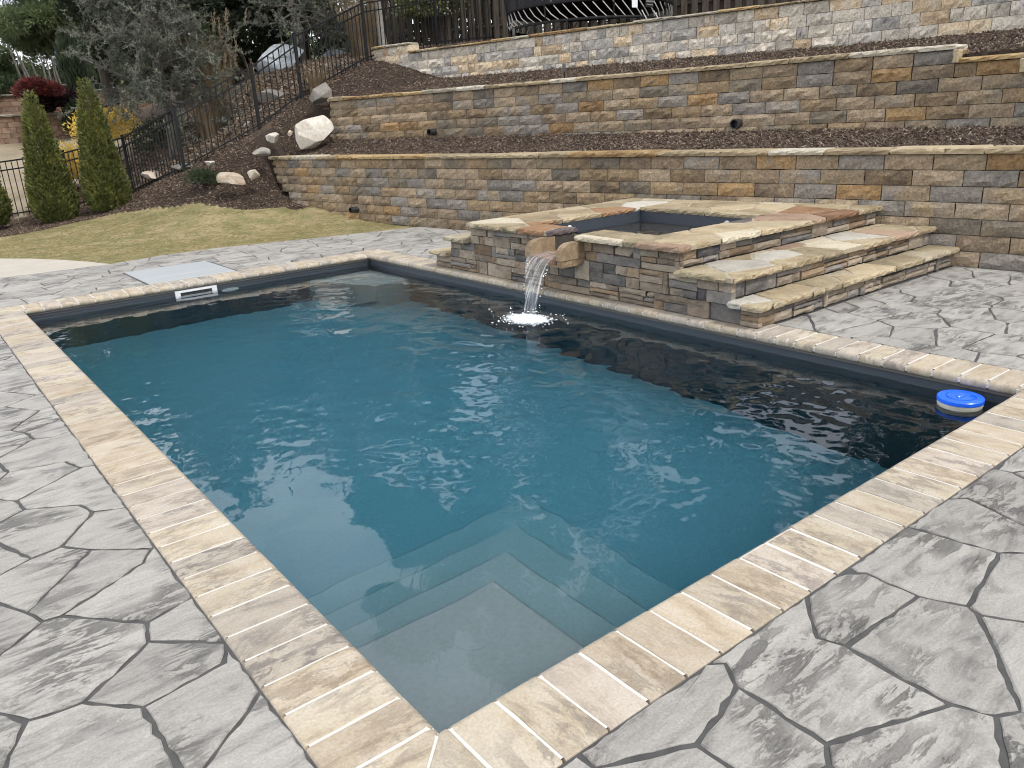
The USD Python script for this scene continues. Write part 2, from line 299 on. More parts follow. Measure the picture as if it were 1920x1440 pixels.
ROCK = [stone('boulder_cream', [(.25, hexc('a59a8a', 1.0)), (.42, hexc('d0c6b6', 1.0)), (.58, hexc('e0d8ca', 1.0)), (.75, hexc('ccbca2', 1.0))], scale=3.5, bstr=.9, bdist=.03, fine=18), stone('boulder_grey', [(.25, hexc('6f6a62')), (.45, hexc('98928a')), (.62, hexc('aca598')), (.78, hexc('8d857a'))], scale=3.5, bstr=.9, bdist=.03, fine=18),
        stone('boulder_rust', [(.25, hexc('9a785a', 1.0)), (.45, hexc('cdb59a', 1.0)), (.6, hexc('ddd0bc', 1.0)), (.78, hexc('b08660', 1.0))], scale=4.5, bstr=.9, bdist=.03, fine=20), stone('boulder_blue', [(.25, hexc('7d858c')), (.45, hexc('a3adb6')), (.62, hexc('bcc6ce')), (.78, hexc('8a939a'))], scale=1.2, bstr=.6, bdist=.05, fine=9)]
WOOD = [stone(f'weathered_wood_{i}', [(.3, hexc(c[0])), (.5, hexc(c[1])), (.7, hexc(c[2]))], scale=6, stretch=(4, 4, .35), bstr=.4, fine=40, vary=(.75, 1.2)) for i, c in enumerate((('4d4238', '6a5b4c', '85745f'), ('443c35', '5c5146', '74675a')))]
BARK = stone('bark_grey', [(.3, hexc('4b463f')), (.5, hexc('77716a')), (.7, hexc('979088'))], scale=8, stretch=(2, 2, .6), bstr=1, bdist=.03, fine=20)
BARK_D = stone('bark_dark', [(.3, hexc('2e2822')), (.5, hexc('4c4238')), (.7, hexc('64584a'))], scale=8, stretch=(2, 2, .6), bstr=1, bdist=.03, fine=20)
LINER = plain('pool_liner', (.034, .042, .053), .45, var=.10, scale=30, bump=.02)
LIT_LINER = plain('pool_liner_lit', (.21, .22, .222), .5, var=.08, scale=60, bump=.04)  # liner grey made lighter: light from above put into floor and step colour
MULCH = stone('mulch_ground', [(.3, hexc('241b17', 0.80)), (.45, hexc('47372b', 0.80)), (.6, hexc('5a4636', 0.80)), (.75, hexc('6c5844', 0.80))], scale=28, bstr=1, bdist=.04, fine=90, vary=(1, 1))
CHIP = [plain('bark_chip_dark', hexc('5c4534', .85), .9, var=.35, scale=30), plain('bark_chip_mid', hexc('745c46', .85), .9, var=.35, scale=30), plain('bark_chip_pale', hexc('a8947a', .85), .9, var=.3, scale=30)]
LAWNM = stone('lawn_soil', [(.3, hexc('7c7848')), (.45, hexc('989058')), (.55, hexc('b09e6a')), (.7, hexc('c0ae80'))], scale=2.4, bstr=.8, bdist=.03, fine=120, vary=(1, 1), dist=.3)
FARLAWN = stone('dormant_lawn', [(.3, hexc('8a7a5a')), (.45, hexc('a39272')), (.6, hexc('b3a384')), (.78, hexc('9a8d66'))], scale=.7, bstr=.8, bdist=.05, fine=40, vary=(1, 1), dist=.3)
HILLM = stone('hillside_soil', [(.3, hexc('3d332a')), (.45, hexc('5a4a3a')), (.6, hexc('7a5c40')), (.78, hexc('8d7a60'))], scale=1.2, bstr=1, bdist=.06, fine=30, vary=(1, 1))
GRASSB = [leafm('grass_blade_green', [(.40, hexc('99905a', 1.1, .95)), (.5, hexc('b2a468', 1.1, .95)), (.60, hexc('bfae74', 1.05, 1.0))], scale=1.1, trans=.25), leafm('grass_blade_straw', [(.40, hexc('b09d64', 1.05, 1.0)), (.5, hexc('c4b078', 1.05, 1.0)), (.60, hexc('d2c08c', 1.05, 1.0))], scale=1.1, trans=.25)]
ARBM = leafm('arborvitae_leaf', [(.25, hexc('4a501a', 1.95)), (.45, hexc('6d7026', 1.95)), (.6, hexc('888a34', 1.95)), (.8, hexc('a09a44', 1.95))], scale=3.2)
GOLDM = leafm('golden_leaf', [(.25, hexc('8a7414', 3.06)), (.45, hexc('c2a51e', 3.06)), (.62, hexc('dcc236', 3.06)), (.8, hexc('d6c458', 3.06))], scale=4)
CEDM = leafm('cedar_needle', [(.25, hexc('454a3e', 2.29)), (.45, hexc('676c58', 2.29)), (.62, hexc('80846c', 2.29)), (.8, hexc('969680', 2.29))], scale=2.5, trans=.15)
PINEM = leafm('pine_needle', [(.25, hexc('3a4628', 3.29)), (.45, hexc('566238', 3.29)), (.62, hexc('707a48', 3.29)), (.8, hexc('8a8c5a', 3.29))], scale=.8, trans=.2)
DARKM = leafm('dark_evergreen_leaf', [(.25, hexc('222c1a', 2.25)), (.45, hexc('38462a', 2.25)), (.62, hexc('4c5a38', 2.25)), (.8, hexc('606a46', 2.25))], scale=1.2, trans=.2)
OLIVEM = leafm('olive_leaf', [(.25, hexc('4a501e', 1.82)), (.45, hexc('6c722e', 1.82)), (.62, hexc('868a3c', 1.82)), (.8, hexc('9a9850', 1.82))], scale=3)
REDM = leafm('red_leaf', [(.25, hexc('5a2420', 1.6)), (.45, hexc('8a3a34', 1.6)), (.62, hexc('a4524a', 1.6)), (.8, hexc('8c4a3c', 1.6))], scale=3)
MAROONM = leafm('maroon_leaf', [(.25, hexc('2e1a1a')), (.45, hexc('4a2a2a')), (.62, hexc('643a36')), (.8, hexc('5a4038'))], scale=3)
GREENM = leafm('green_leaf', [(.25, hexc('26351a', 1.6)), (.45, hexc('3e5228', 1.6)), (.62, hexc('566a38', 1.6)), (.8, hexc('707c4c', 1.6))], scale=4)
BLOOMM = leafm('white_bloom', [(.3, hexc('c8c4b4')), (.7, hexc('e8e6dc'))], scale=4)
STRAW = leafm('straw_blade', [(.25, hexc('7a6647', 1.15)), (.45, hexc('a08a66', 1.15)), (.62, hexc('b8a580', 1.15)), (.8, hexc('cbbb9a', 1.15))], scale=2.5, trans=.25)
PLUME = leafm('straw_plume', [(.3, hexc('b09c7c')), (.7, hexc('d0c2a6'))], scale=5, trans=.3)
NB = [stone('neighbour_block_a', [(.3, hexc('5c4434')), (.5, hexc('8a6a50')), (.7, hexc('9c7e62'))], scale=4, bstr=.8, fine=20), stone('neighbour_block_b', [(.3, hexc('6a5244')), (.5, hexc('94765c')), (.7, hexc('a68a70'))], scale=4, bstr=.8, fine=20)]
NBCAP = stone('neighbour_cap', [(.3, hexc('776e5e')), (.5, hexc('9a917e')), (.7, hexc('b0a890'))], scale=4, bstr=.6, fine=20)
NET = mat('dark_net', {'d': ('diffuse_bsdf', {'color': (.012, .012, .014)}), 't': ('transparent_bsdf', {'color': (1, 1, 1)}), 'x': ('mix_closure', {'fac': .40})}, [('d.BSDF', 'x.closure1'), ('t.BSDF', 'x.closure2')], surface='x.closure')

def water_mat(name, vol):
    nodes = {'t': ('transparent_bsdf', {'color': (1, 1, 1)}), 'g': ('glossy_bsdf', {'color': (1, 1, 1), 'roughness': .015}), 'f': ('fresnel', {'IOR': 1.333}), 'x': ('mix_closure', {})}
    links = [('f.fac', 'x.fac'), ('t.BSDF', 'x.closure1'), ('g.BSDF', 'x.closure2')]
    if vol:
        nodes['v'] = ('principled_volume', dict(vol))
        return mat(name, nodes, links, surface='x.closure', volume='v.volume')
    return mat(name, nodes, links, surface='x.closure')
WATER = mat('pool_water_look', {'g': ('glass_bsdf', {'color': (1, 1, 1), 'roughness': 0.0, 'IOR': 1.333}), 'v': ('absorption_volume', {'color': (.10, .775, .945), 'density': .5})}, [], surface='g.BSDF', volume='v.volume')
SPAWATER = mat('spa_water_look', {'g': ('glass_bsdf', {'color': (1, 1, 1), 'roughness': 0.0, 'IOR': 1.333})}, [], surface='g.BSDF')
FALLX_, FALLY_ = 3.30, 3.66
FALL = mat('falling_water', {'g': ('geometry', {}), 'm': ('mapping', {'scale': (1.5, 75, 2.5)}), 'n': ('noise_texture', {'scale': 1.0, 'detail': 3}), 'r': ('rgb_ramp', {'ramp': [(.46, (.03, .03, .03)), (.62, (.24, .24, .24)), (.76, (.65, .65, .65))]}),
                             't': ('transparent_bsdf', {'color': (.95, .97, .98)}), 'gl': ('glossy_bsdf', {'color': (.9, .93, .96), 'roughness': .12}), 'd': ('diffuse_bsdf', {'color': (.75, .78, .82)}), 'y': ('mix_closure', {'fac': .5}), 'x': ('mix_closure', {})},
           [('g.position', 'm.vector'), ('m.vector', 'n.vector'), ('n.fac', 'r.fac'), ('r.color', 'x.fac'), ('gl.BSDF', 'y.closure1'), ('d.BSDF', 'y.closure2'), ('t.BSDF', 'x.closure1'), ('y.closure', 'x.closure2')], surface='x.closure')
FOAMP = mat('foam_patch', {'g': ('geometry', {}), 'm': ('mapping', {'location': (-FALLX_ * 4.2, -FALLY_ * 3.0, .13 * 4), 'scale': (4.2, 3.0, 4)}), 'gr': ('gradient_texture', {'gradient_type': 'spherical'}),
        'n': ('noise_texture', {'scale': 26, 'detail': 5, 'roughness': .65, 'distortion': .8}), 'a': ('math', {'math_type': 'multiply_add', 'value2': 1.15}), 'r': ('map_range', {'from_min': .80, 'from_max': 1.12, 'to_min': 0, 'to_max': .92, 'clamp': True}),
        'p': ('principled_bsdf', {'base_color': (.80, .85, .88), 'roughness': .4}), 't': ('transparent_bsdf', {}), 'x': ('mix_closure', {})},
    [('g.position', 'm.vector'), ('m.vector', 'gr.vector'), ('g.position', 'n.vector'), ('gr.fac', 'a.value1'), ('n.fac', 'a.value3'), ('a.value', 'r.value'), ('r.result', 'x.fac'), ('t.BSDF', 'x.closure1'), ('p.BSDF', 'x.closure2')], surface='x.closure')
FOAM = mat('white_foam', {'p': ('principled_bsdf', {'base_color': (.82, .86, .88), 'roughness': .35}), 't': ('transparent_bsdf', {}), 'x': ('mix_closure', {'fac': .25})}, [('p.BSDF', 'x.closure1'), ('t.BSDF', 'x.closure2')], surface='x.closure')

# ------------------------------------------------------------------ plan of the place
PA, PB, CW, WZ = 3.77, 7.36, .305, -.13          # pool length and width (inner), coping width, water level
COURSE = .1434
W1 = np.array([(7.3, -3.5), (7.05, 0.0), (6.93, 1.5), (6.45, 4.5), (5.78, 7.92), (5.5, 9.7), (5.2, 12.0), (5.03, 13.3), (5.08, 13.9), (5.4, 14.4), (6.0, 14.7)])
W2 = np.array([(8.75, -3.5), (8.62, 1.0), (8.58, 2.66), (8.44, 3.79), (8.05, 5.5), (7.8, 6.55), (7.35, 8.4), (6.63, 11.2), (6.12, 12.5), (6.1, 13.0), (6.4, 13.5), (7.0, 13.8)])
W3 = np.array([(10.9, -3.5), (10.8, 1.5), (10.74, 3.6), (10.6, 5.5), (10.1, 7.2), (9.3, 10.5), (8.75, 12.9), (8.4, 14.2), (8.25, 14.9), (8.5, 15.3)])

def chaikin(p, k=2):
    for _ in range(k):
        a, b = p[:-1] * .75 + p[1:] * .25, p[:-1] * .25 + p[1:] * .75
        p = np.vstack([p[:1], np.stack([a, b], 1).reshape(-1, 2), p[-1:]])
    return p
W1, W2, W3 = chaikin(W1), chaikin(W2), chaikin(W3)

class Curve:
    def __init__(s, p):
        s.p = p; s.s = np.r_[0, np.cumsum(np.linalg.norm(np.diff(p, axis=0), axis=1))]; s.L = s.s[-1]
    def at(s, d): return np.array([np.interp(d, s.s, s.p[:, 0]), np.interp(d, s.s, s.p[:, 1])])
C1, C2, C3 = Curve(W1), Curve(W2), Curve(W3)
fx = lambda W, ymax: (lambda y: np.interp(y, W[W[:, 1] <= ymax][:, 1], W[W[:, 1] <= ymax][:, 0]))
X1, X2, X3 = fx(W1, 13.4), fx(W2, 13.0), fx(W3, 14.9)

ctrl = np.array([(-6, 11, -.05), (-2, 10, -.05), (1, 10.6, -.04), (3, 10, -.03), (4.5, 9.6, -.03), (.66, 15.27, -.05), (2.4, 14.8, .13), (3.4, 13.9, .24), (4.35, 12.1, .22), (4.9, 10.6, .0), (5.3, 9.6, -.02), (5.0, 11.5, .06), (5.0, 12.3, .16), (-6, 16, -.1), (0, 13, -.05), (2.5, 12, .02),
    (.48, 19, -.05), (1.32, 18.4, 0), (2.39, 17.9, .14), (3.39, 16.95, .35), (3.95, 14.9, .85), (5.36, 14.39, 1.55), (6.31, 14.31, 2.1), (8.21, 14.74, 2.83), (10.33, 15.28, 3.2), (12.68, 15.57, 3.42),
    (5.59, 12.9, 1.36), (4.18, 12.95, .7), (4.75, 13.2, 1.12), (4.6, 12.5, .62), (5.1, 13.3, 1.3), (1.7, 16.4, .04), (2.57, 15.8, .18), (-6, 20, -.1), (-6, 30, 1.4), (2.75, 30.4, 1.68), (4.75, 28.8, 1.63), (2, 24, .7), (4, 24, 1.2),
    (4.4, 16.9, 1.13), (5.4, 17.1, 1.75), (7.4, 18.7, 2.9), (8.4, 18.7, 3.1), (10, 17, 3.3), (5.9, 22, 2.1), (9, 25, 3.3), (12, 19, 3.5), (13, 12, 3.2), (12, 10, 3.05), (16, 5, 3.35), (14, -3, 3.0), (20, 10, 3.8), (20, 25, 4.3), (8, 36, 3.8), (30, 40, 5), (35, 5, 4.5), (-10, 40, 2.5), (8.9, 15.2, 2.95), (10.5, 13.5, 3.05), (11.5, 8, 2.95), (12, 3, 2.95)])
_rbf = RBFInterpolator(ctrl[:, :2], ctrl[:, 2], kernel='linear', smoothing=0.02)
def sstep(a, b, x): t = np.clip((x - a) / (b - a), 0, 1); return t * t * (3 - 2 * t)
def H(x, y):
    x = np.atleast_1d(np.asarray(x, float)); y = np.atleast_1d(np.asarray(y, float))
    free = _rbf(np.column_stack([x, y]))
    free = np.minimum(free, 6.0)
    a1, a2, a3 = X1(y) + .14, X2(y), X3(y)
    low = np.where(y > 9, -.02 + (np.minimum(free, .24) + .02) * sstep(9.4, 13.2, y), -.06)
    base2 = np.interp(y, [0, 4, 12.5], [1.14, 1.19, 1.30]); base3 = np.interp(y, [0, 6, 13, 14.5], [2.20, 2.28, 2.36, 2.66])
    t1 = np.clip((x - a1) / (a2 - a1), 0, 1); t2 = np.clip((x - a2 - .14) / (a3 - a2 - .14), 0, 1)
    z = np.where(x < a1, low, 1.0 + (base2 - 1.0) * t1 ** 1.3)
    z = np.where(x > a2 + .14, 1.92 + (base3 - 1.92) * t2, z)
    up3 = np.interp(y, [0, 13.8, 14.2, 20], [2.86, 2.9, 2.98, 3.0])
    t3 = sstep(0, 2.5, x - a3 - .16)
    z = np.where(x > a3 + .16, up3 * (1 - t3) + np.maximum(free, up3 - .1) * t3, z)
    w = np.where(x > a3 + .1, sstep(13.6, 15.0, y), np.where(x > a2 + .1, sstep(12.6, 14.2, y), sstep(12.9, 14.0, y)))
    w = np.where(x < a1 - .1, np.maximum(w, sstep(12.4, 14.2, y)), w)
    z = z * (1 - w) + free * w
    return z + .03 * (noise2(x, y, 1.3, 5) - .5) * (y > 9.5) + .02 * (noise2(x, y, 4.0, 6) - .5) * (x > a1)

lawn_edge = np.array([(-9, 16.5), (-3, 15.9), (.37, 15.2), (1.2, 15.35), (1.9, 15.35), (2.46, 15.0), (2.96, 14.45), (3.4, 13.9), (3.75, 13.0), (4.1, 12.5), (4.55, 12.3), (5.0, 12.15), (5.6, 11.9)])
deck_edge = np.array([(5.9, 9.08), (5.45, 9.15), (4.1, 9.45), (3.37, 9.66), (2.68, 9.83), (1.97, 9.86), (1.29, 9.70)])
pad_edge = np.array([(1.29, 9.70), (1.16, 10.15), (.94, 10.7), (.64, 11.3), (.3, 11.8), (-.4, 12.5), (-2, 13.2), (-9, 13.6)])
LAWN = Polygon(list(lawn_edge) + list(deck_edge) + list(pad_edge[1:]))
fence_pts = np.array([(-4.5, 20.2), (-2.0, 19.8), (.48, 18.95), (2.39, 17.85), (3.39, 16.9), (3.95, 14.95), (5.36, 14.39), (6.31, 14.35), (8.21, 14.95), (10.33, 15.35), (12.68, 15.57), (14.6, 15.7)])
GARDEN = Polygon(list(fence_pts) + [(14.6, -4), (-9, -4), (-9, 20.5)])
hit = lambda P, x, y: shapely.contains_xy(P, x, y)

# ------------------------------------------------------------------ ground
def grid_mesh(x0, x1, y0, y1, s, keep):
    xs = np.arange(x0, x1 + s / 2, s); ys = np.arange(y0, y1 + s / 2, s)
    X, Y = np.meshgrid(xs, ys); Z = H(X.ravel(), Y.ravel()).reshape(X.shape)
    v = np.column_stack([X.ravel(), Y.ravel(), Z.ravel()]); k = len(xs)
    i, j = np.meshgrid(np.arange(len(ys) - 1), np.arange(k - 1), indexing='ij'); i, j = i.ravel(), j.ravel()
    q = np.column_stack([i * k + j, i * k + j + 1, (i + 1) * k + j + 1, (i + 1) * k + j])
    c = v[q].mean(1); q = q[keep(c[:, 0], c[:, 1])]
    u, inv = np.unique(q, return_inverse=True)
    return quads(v[u], inv.reshape(q.shape))
FINE = sbox(-6, -4, 16, 20.2)
outside_deck = lambda x, y: ~((x < X1(y) + .06) & (y < 9.2)) & ~hit(Polygon(list(pad_edge) + [(-9, 9.3), (1.29, 9.3)]), x, y)
in_lawn = lambda x, y: hit(LAWN.buffer(.03), x, y)
lift = lambda m, dz: T(m.vertices + [0, 0, dz], m.faces)
single('lawn', lift(grid_mesh(-8, 7, 8.6, 17, .08, lambda x, y: in_lawn(x, y)), .012), LAWNM, kind='structure', smooth=True)
single('mulch_bed', grid_mesh(-6, 14.6, -4, 20.2, .08, lambda x, y: hit(GARDEN, x, y) & ~hit(LAWN.buffer(-.14), x, y) & outside_deck(x, y)), MULCH, kind='structure', smooth=True)
single('hillside', grid_mesh(-40, 60, -40, 90, .5, lambda x, y: ~hit(GARDEN.buffer(-.45), x, y) & ~((x < 5.6 - .0 * y) & (y > 19) & (y < 31.5)) & ((x > 13.5) | (y > 14))), HILLM, kind='structure', smooth=True)
single('neighbour_lawn', grid_mesh(-40, 6, 18.4, 31.6, .4, lambda x, y: ~hit(GARDEN.buffer(-.35), x, y) & (x < 5.7)), FARLAWN, kind='structure', smooth=True)
big = sbox(-600, -600, 600, 600).difference(sbox(-7.5, -6, 7.2, 9.3)).difference(sbox(-8, 8.6, 14.6, 20))
gm = polymesh(big.difference(sbox(-40, 14, 60, 90)), -.35); single('ground', gm, FARLAWN, kind='structure')

# deck: a dark base slab with the stamped stones set on it
pool_out = sbox(-CW - .001, -CW - .001, PA + CW + .001, PB + CW + .001)
spa_foot = sbox(3.86, 1.74, 7.2, 5.95)
lid_box = sbox(1.24, PB + CW + .012, 2.22, 8.78)
deck_poly = Polygon([(-7.5, -6), (7.2, -6), (7.08, -.2), (6.96, 1.5), (6.6, 4.0), (5.8, 7.9)] + list(deck_edge) + [(.42, 9.78), (-.6, 9.95), (-7.5, 10.4)])
deck = thing('patio', kind='structure')
part(deck, 'deck_slab', polymesh(deck_poly.difference(pool_out), -.0055), GROOVE)
pad_poly = Polygon(list(pad_edge) + [(-9, 10.55), (-7.5, 10.42), (-.6, 9.97), (.42, 9.80)])
part(deck, 'smooth_pad', slab(pad_poly, -.06, .002, cham=.01, wob=0, rough=.002, step=.25), PADM)
stones_area = deck_poly.difference(pool_out).difference(spa_foot).difference(lid_box.buffer(.012))
def visible(c):
    d = np.asarray(c) - CAM; w = d @ fw
    if w < .2: return -1, (0, 0)
    px = (960 + F_PX * (d @ rt) / w, 720 - F_PX * (d @ up) / w); return w, px
def cells(area, spacing, seed, jit=.42, ang=.5, an=1.25):
    g = np.random.default_rng(seed); b = area.bounds; s = spacing
    c, sn = math.cos(ang), math.sin(ang); R = np.array([[c, -sn], [sn, c]])
    ctr = np.array([(b[0] + b[2]) / 2, (b[1] + b[3]) / 2]); e = .75 * max(b[2] - b[0], b[3] - b[1]) + s
    pts = []
    ys = np.arange(-e, e, s / an)
    for k, yy in enumerate(ys):
        for xx in np.arange(-e, e, s * an):
            pts.append((xx + (k % 2) * .5 * s * an + g.normal(0, jit * s * .6), yy + g.normal(0, jit * s * .42)))
    pts = np.array(pts) @ R.T + ctr
    pts = pts[shapely.contains_xy(area.buffer(s * 2), pts[:, 0], pts[:, 1])]
    vor = Voronoi(pts); out = []
    for r in vor.point_region:
        reg = vor.regions[r]
        if not reg or -1 in reg: continue
        out.append(Polygon(vor.vertices[reg]))
    return out
rd = np.random.default_rng(31)
seen, rest, pieces = [], [], []
for cpoly in cells(stones_area, .345, 12, jit=.60):
    g = cpoly.intersection(stones_area)
    for gg in getattr(g, 'geoms', [g]):
        if gg.geom_type != 'Polygon' or gg.area < .002: continue
        pieces.append(gg)
pieces.sort(key=lambda q: -q.area)
while pieces and pieces[-1].area < .04:                               # slivers along the edges join the neighbour they touch most
    g = pieces.pop(); b_ = g.buffer(.003); sh = [(b_.intersection(q).area, i) for i, q in enumerate(pieces) if b_.intersects(q)]
    if sh and max(sh)[0] > 1e-5:
        i = max(sh)[1]; u_ = pieces[i].union(g.buffer(.0005, join_style=2)); u_ = u_ if u_.geom_type == 'Polygon' else max(u_.geoms, key=lambda q: q.area); pieces[i] = u_; pieces.sort(key=lambda q: -q.area)
for gg in pieces:
    gg = gg.buffer(.014, join_style=2).buffer(-.014, join_style=2).buffer(-.0078, join_style=2)
    if gg.is_empty or gg.geom_type != 'Polygon': continue
    c = gg.centroid; w, px = visible((c.x, c.y, 0))
    inside = w > 0 and -350 < px[0] < 2270 and -200 < px[1] < 1900
    (seen if inside else rest).append((w if w > 0 else 99, gg))
seen.sort(key=lambda q: q[0])
for k, (w, gg) in enumerate(seen[:300]):
    part(deck, 'paving_stone', slab(gg, -.012, .0005 + rd.normal(.0, .0004), cham=.003, wob=.0030, rough=.0015, step=.04 if w < 5 else .08, rg=rd), DECK[rd.integers(len(DECK))])
more = [slab(gg, -.012, 0, cham=.004, wob=.003, rough=.002, step=.15, rg=rd) for w, gg in seen[300:] + rest if w < 30 and abs(gg.centroid.x) < 7 and gg.centroid.y > -4]
if more: part(deck, 'outer_paving', cat_(more), DECK[1], kind='stuff')

lid = thing('hatch_cover', 'pale grey two-panel hatch cover set flush in the patio behind the pool', 'hatch cover', (1.73, 8.2, 0))
part(lid, 'panel', slab(sbox(1.25, PB + CW + .015, 2.21, 8.03), -.02, .004, cham=.003, wob=0, rough=0, step=.3), LID)
part(lid, 'panel', slab(sbox(1.25, 8.045, 2.21, 8.77), -.02, .004, cham=.003, wob=0, rough=0, step=.3), LID)

# ------------------------------------------------------------------ pool
pool = thing('swimming_pool', 'rectangular dark-lined swimming pool framed by tan bullnose coping pavers', 'swimming pool')
FZ = -1.55; S = .035                                             # floor level; liner set back under the coping nose
def shell_box(x0, x1, y0, y1, z0, z1):
    v = np.array([(x0, y0, z0), (x1, y0, z0), (x1, y1, z0), (x0, y1, z0), (x0, y0, z1), (x1, y0, z1), (x1, y1, z1), (x0, y1, z1)])
    return quads(v, [[0, 1, 2, 3], [0, 4, 5, 1], [1, 5, 6, 2], [2, 6, 7, 3], [3, 7, 4, 0]])
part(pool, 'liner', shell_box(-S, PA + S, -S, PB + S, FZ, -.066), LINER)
for k, (sz, zt) in enumerate(((.78, -.41), (1.09, -.68), (1.42, -.95), (1.78, -1.22))):
    part(pool, 'entry_step', slab(sbox(-S + .002, -S + .002, sz, sz * 1.05), FZ - .01, zt, cham=.012, wob=0, rough=0, step=.2), LIT_LINER)
part(pool, 'drain_ring', lathe([(.075, -.4095), (.075, -.4080), (.070, -.4080), (.068, -.4095)], 28, (.50, .58, 0)), LIT_LINER, smooth=40)
part(pool, 'corner_seat', slab(Polygon([(PA - .80, PB + S - .002), (PA - .43, PB - .92), (PA + S - .002, PB - .88), (PA + S - .002, PB + S - .002)]), FZ - .01, -.50, cham=.012, wob=0, rough=0, step=.2), LIT_LINER)
part(pool, 'pool_floor', bx(-S + .003, PA + S - .003, -S + .003, PB + S - .003, FZ - .05, FZ + .004), LIT_LINER)
trk = [bx(-.03, PA + .03, PB + S - .012, PB + S + .002, -.075, -.055), bx(PA + S - .012, PA + S + .002, -.03, PB + .03, -.075, -.055), bx(-S - .002, -S + .012, -.03, PB + .03, -.075, -.055), bx(-.03, PA + .03, -S - .002, -S + .012, -.075, -.055)]
part(pool, 'liner_track', cat_(trk), plain('track_grey', hexc('6f6a62'), .6))
for yy in (PB + S - .005,):
    part(pool, 'liner_bead', bx(0, PA, yy - .003, yy + .006, -.104, -.099), plain('bead_grey', hexc('4a4e52'), .5))
mort = sbox(-CW + .012, -CW + .012, PA + CW - .012, PB + CW - .012).difference(sbox(-.022, -.022, PA + .022, PB + .022))
def joint_ring(e, za, zb): return [bx(-.09, -e, -.09, PB + .09, za, zb), bx(PA + e, PA + .09, -.09, PB + .09, za, zb), bx(-e, PA + e, -.09, -e, za, zb), bx(-e, PA + e, PB + e, PB + .09, za, zb)]
part(pool, 'mortar_bed', cat_([polymesh(mort, -.003), *joint_ring(.016, -.049, -.009), *joint_ring(.004, -.042, -.018)]), GROUT)
def coping(o, along, inward, w, mtl, rg, miter=(0, 0)):
    """One bullnose paver; o = its inner-edge start point, along = unit vector, inward = unit vector to the water."""
    r = .030; prof = [(-CW + .005, -.05), (-CW + .001, -.004), (-CW + .006, .0)]
    prof += [(-.20, .0008), (-.09, .0005)] + [(-r + r * math.sin(a), -r + r * math.cos(a)) for a in np.linspace(0, math.pi * .95, 8)] + [(-.06, -.062)]
    prof = np.array(prof); a = np.array([*along, 0.]); b = np.array([*inward, 0.]); zz = np.array([0, 0, 1.])
    g = .0055; c0 = rg.normal(0, .0008); inset = .004
    ends = [(g, inset), (g + inset, 0), (w - g - inset, 0), (w - g, inset)]
    rows = []
    for s_, ins in ends:
        P = prof.copy(); P[:, 1] -= ins * .6 * (P[:, 1] > -.04); P[3:-1, 0] -= ins * .5
        extra = np.zeros(len(P))
        if miter[0] and s_ < w / 2: extra = -P[:, 0] * 0 + np.maximum(0, -P[:, 0]) * miter[0] * -1
        if miter[1] and s_ > w / 2: extra = np.maximum(0, -P[:, 0]) * miter[1]
        jit = rg.normal(0, .0012, len(P))
        rows.append(np.array([*o, 0.]) + (s_ + extra + jit)[:, None] * a + P[:, :1] * b + (P[:, 1:] + c0) * zz)
    n = len(prof); v = np.vstack(rows)
    q = [[i * n + j, i * n + (j + 1) % n, (i + 1) * n + (j + 1) % n, (i + 1) * n + j] for i in range(3) for j in range(n)]
    mq = quads(v, q); caps = [[0, j, j + 1] for j in range(1, n - 1)] + [[3 * n, 3 * n + j + 1, 3 * n + j] for j in range(1, n - 1)]
    out = T(v, np.vstack([mq.faces, caps])); 
    if out.volume < 0: out.invert()
    return out
rc = np.random.default_rng(5)
spa_y = (1.74, 5.95)
for o, al, inw, L, ax in (((0, 0), (0, 1), (1, 0), PB, 'x'), ((PA, 0), (0, 1), (-1, 0), PB, 'x'), ((0, 0), (1, 0), (0, 1), PA, 'y'), ((0, PB), (1, 0), (0, -1), PA, 'y')):
    n = round((L - .04) / .1525); w = (L - .04) / n; al_ = np.array(al); 
    part(pool, 'coping_paver', coping(np.array(o), al, inw, .02, PAVER[ax][0], rc, (1, 0)), PAVER[ax][0])
    for k in range(n):
        part(pool, 'coping_paver', coping(np.array(o) + al_ * (.02 + k * w), al, inw, w, None, rc), PAVER[ax][rc.choice(4, p=[.32, .26, .26, .16])], smooth=35)
    part(pool, 'coping_paver', coping(np.array(o) + al_ * (L - .02), al, inw, .02, None, rc, (0, 1)), PAVER[ax][0])
sk = part(pool, 'skimmer_plate', cat_([bx(1.42, 1.87, PB + .012, PB + S - .002, -.095, -.072), bx(1.42, 1.87, PB + .012, PB + S - .002, -.235, -.145), bx(1.42, 1.475, PB + .012, PB + S - .002, -.146, -.094), bx(1.815, 1.87, PB + .012, PB + S - .002, -.146, -.094)]), WHITE)
part(sk, 'skimmer_mouth', bx(1.476, 1.814, PB + .026, PB + S - .001, -.1449, -.0951), PLASTIC_B)
ret = lathe([(0, .014), (.03, .014), (.034, .01), (.09, .008), (.1, 0)], 28); ret.apply_transform(trimesh.transformations.rotation_matrix(math.pi / 2, (1, 0, 0))); ret.apply_translation((2.02, PB + S - .001, -.24)); part(pool, 'return_fitting', ret, WHITE, smooth=40)

